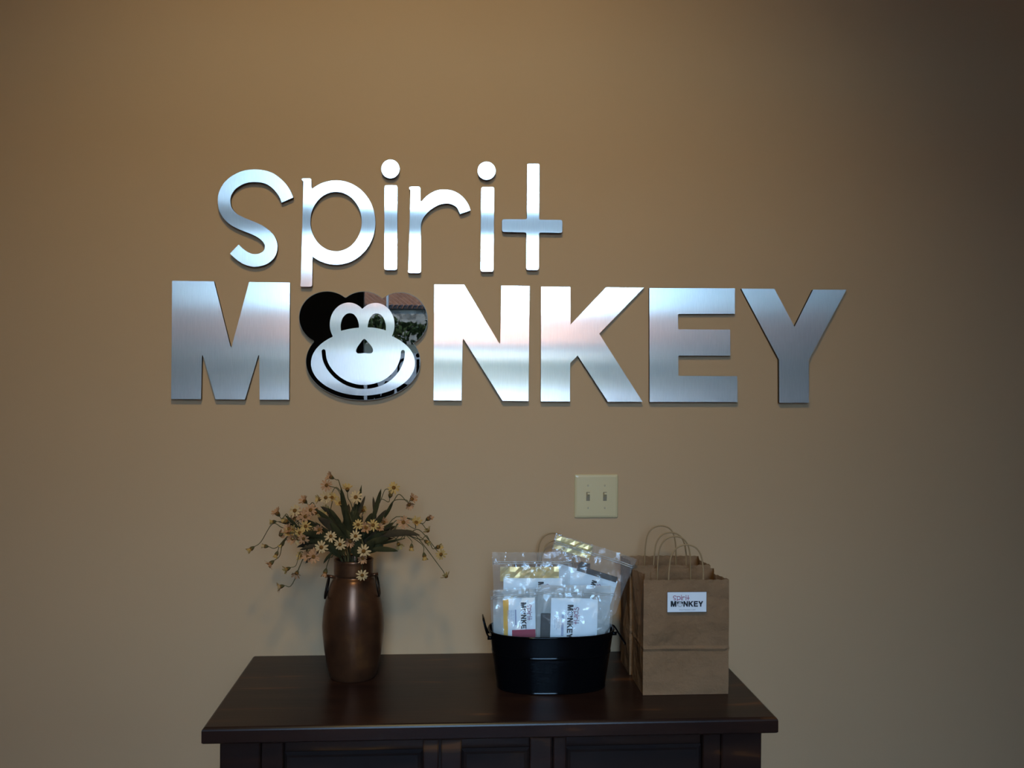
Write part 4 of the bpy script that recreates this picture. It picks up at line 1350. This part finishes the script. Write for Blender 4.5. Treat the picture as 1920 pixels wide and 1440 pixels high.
# ------------------------------------------------------------------ paper bags
def paper_bag(label, x0, x1, yf, yb, hgt, seed, gus=0.02, crease=0.105, sticker=False, bulge=0.0):
    c = Vector(((x0 + x1) / 2, (yf + yb) / 2, CZ))
    root = thing('paper_bag', label, 'paper bag', c, group='brown kraft paper bags')
    W, Dp = x1 - x0, yb - yf
    nf, ng, nz = 22, 7, 40
    V, Fc = [], []

    def ring(t):
        g = gus * max(0, (t - 0.35) / 0.65) - bulge * sin(pi * min(1, t * 1.1))
        P = []
        for i in range(nf):
            P.append((-W / 2 + W * i / nf, -Dp / 2, 0))
        for i in range(2 * ng):
            s = i / (2 * ng)
            P.append((W / 2 - g * (1 - abs(2 * s - 1)), -Dp / 2 + Dp * s, 1))
        for i in range(nf):
            P.append((W / 2 - W * i / nf, Dp / 2, 2))
        for i in range(2 * ng):
            s = i / (2 * ng)
            P.append((-W / 2 + g * (1 - abs(2 * s - 1)), Dp / 2 - Dp * s, 3))
        return P
    n = 2 * nf + 4 * ng
    for j in range(nz + 1):
        t = j / nz
        for k, (x, y, face) in enumerate(ring(t)):
            z = t * hgt
            q = Vector((x * 9 + seed, y * 9, z * 7))
            amp = 0.0055 * min(1, t * 5)
            d = noise.noise(q) * amp + noise.noise(q * 3.1) * 0.0013 * min(1, t * 6)
            ridge = 0.0028 * math.exp(-((z - crease) / 0.0035) ** 2) - 0.0012 * math.exp(-((z - crease + 0.009) / 0.004) ** 2)
            if face == 0:
                y -= ridge + d
            elif face == 2:
                y += ridge + d
            elif face == 1:
                x += d * 0.6 + ridge * 0.5
            else:
                x -= d * 0.6 + ridge * 0.5
            if j == nz:
                z += (0.0008 if k % 2 else -0.0008) + 0.002 * noise.noise((k * 0.35, seed, 0))
            V.append((x, y, z + 0.0006))
    for j in range(nz):
        for k in range(n):
            a, b = j * n + k, j * n + (k + 1) % n
            Fc.append((a, b, b + n, a + n))
    Fc.append(tuple(range(n))[::-1])
    b = put('bag_body', (V, Fc), M['kraft'], root)
    b.modifiers.new('thickness', 'SOLIDIFY').thickness = 0.0005
    for side, y in ((-1, -Dp / 2 + 0.0025), (1, Dp / 2 - 0.0025)):
        put('handle_patch', box(-0.056, 0.056, y - side * 0.0012 - 0.0004, y - side * 0.0012 + 0.0004, hgt - 0.038, hgt - 0.006), M['kraft'], root)
        pts = [(-0.041, y - side * 0.003, hgt - 0.034), (-0.0405, y - side * 0.003, hgt), (-0.039, y - side * 0.0035, hgt + 0.028), (-0.034, y - side * 0.004, hgt + 0.055), (-0.021, y - side * 0.005, hgt + 0.073), (0, y - side * 0.005, hgt + 0.0795),
               (0.021, y - side * 0.005, hgt + 0.074), (0.034, y - side * 0.004, hgt + 0.057), (0.0395, y - side * 0.0035, hgt + 0.029), (0.0405, y - side * 0.003, hgt), (0.041, y - side * 0.003, hgt - 0.034)]
        put('handle', tube(catmull(pts, 5), 0.0019, 7), M['kraft_cord'], root, smooth=True)
    return root, c


HA = at_y(1290, 1087.5, -0.340).z - CZ
bagA, ca = paper_bag('brown kraft paper bag with a white logo sticker at the front of the row', 0.443, 0.642, -0.340, -0.215, HA, 1.7, 0.016)
paper_bag('plain brown kraft paper bag tucked behind the bag with the sticker', 0.440, 0.640, -0.196, -0.080, 0.268, 5.2, 0.012, bulge=0.006)
paper_bag('brown kraft paper bag behind the black tub, only its handle showing above', 0.168, 0.366, -0.150, -0.035, 0.243, 9.4, 0.016)
# sticker
ys = -0.3455
a_, b_ = at_y(1251.5, 1110.5, ys), at_y(1324.3, 1147, ys)
st = put('sticker', join(box(a_.x, b_.x, ys, ys + 0.0009, b_.z, a_.z)), M['sticker'], bagA, origin=ca)
st.location = (0, 0, 0)
stb = put('sticker_border', walls([[(a_.x, b_.z), (b_.x, b_.z), (b_.x, a_.z), (a_.x, a_.z)]], lambda u, v: Vector((u, ys - 0.00015, v)),
                                  lambda u, v: Vector(((u - (a_.x + b_.x) / 2) * 1.012 + (a_.x + b_.x) / 2, ys - 0.00015, (v - (a_.z + b_.z) / 2) * 1.03 + (a_.z + b_.z) / 2))), M['ink_black'], st, origin=ca)
l0, l1 = at_y(1257.5, 1138, ys), at_y(1318.5, 1138, ys)
lw = l1.x - l0.x
logo(st, lambda u, v: Vector((l0.x + u * lw, ys, l0.z + v * lw)) - ca, FRONT)
cu = bpy.data.curves.new('web_line', 'FONT')
cu.body = 'SPIRITMONKEY.COM'
cu.size = 0.0032
cu.align_x = 'CENTER'
cu.space_character = 1.3
to = bpy.data.objects.new('web_line', cu)
COL.objects.link(to)
bpy.context.view_layer.update()
tm = bpy.data.meshes.new_from_object(to.evaluated_get(bpy.context.evaluated_depsgraph_get()))
bpy.data.objects.remove(to)
tm.materials.clear()
tm.materials.append(M['ink_black'])
wl = at_y(1288.5, 1144.3, ys)
obj('printed_web_line', tm, st, mw=Matrix.Translation(Vector((wl.x, ys - 0.0003, wl.z)) - ca) @ Matrix.Rotation(radians(90), 4, 'X'))
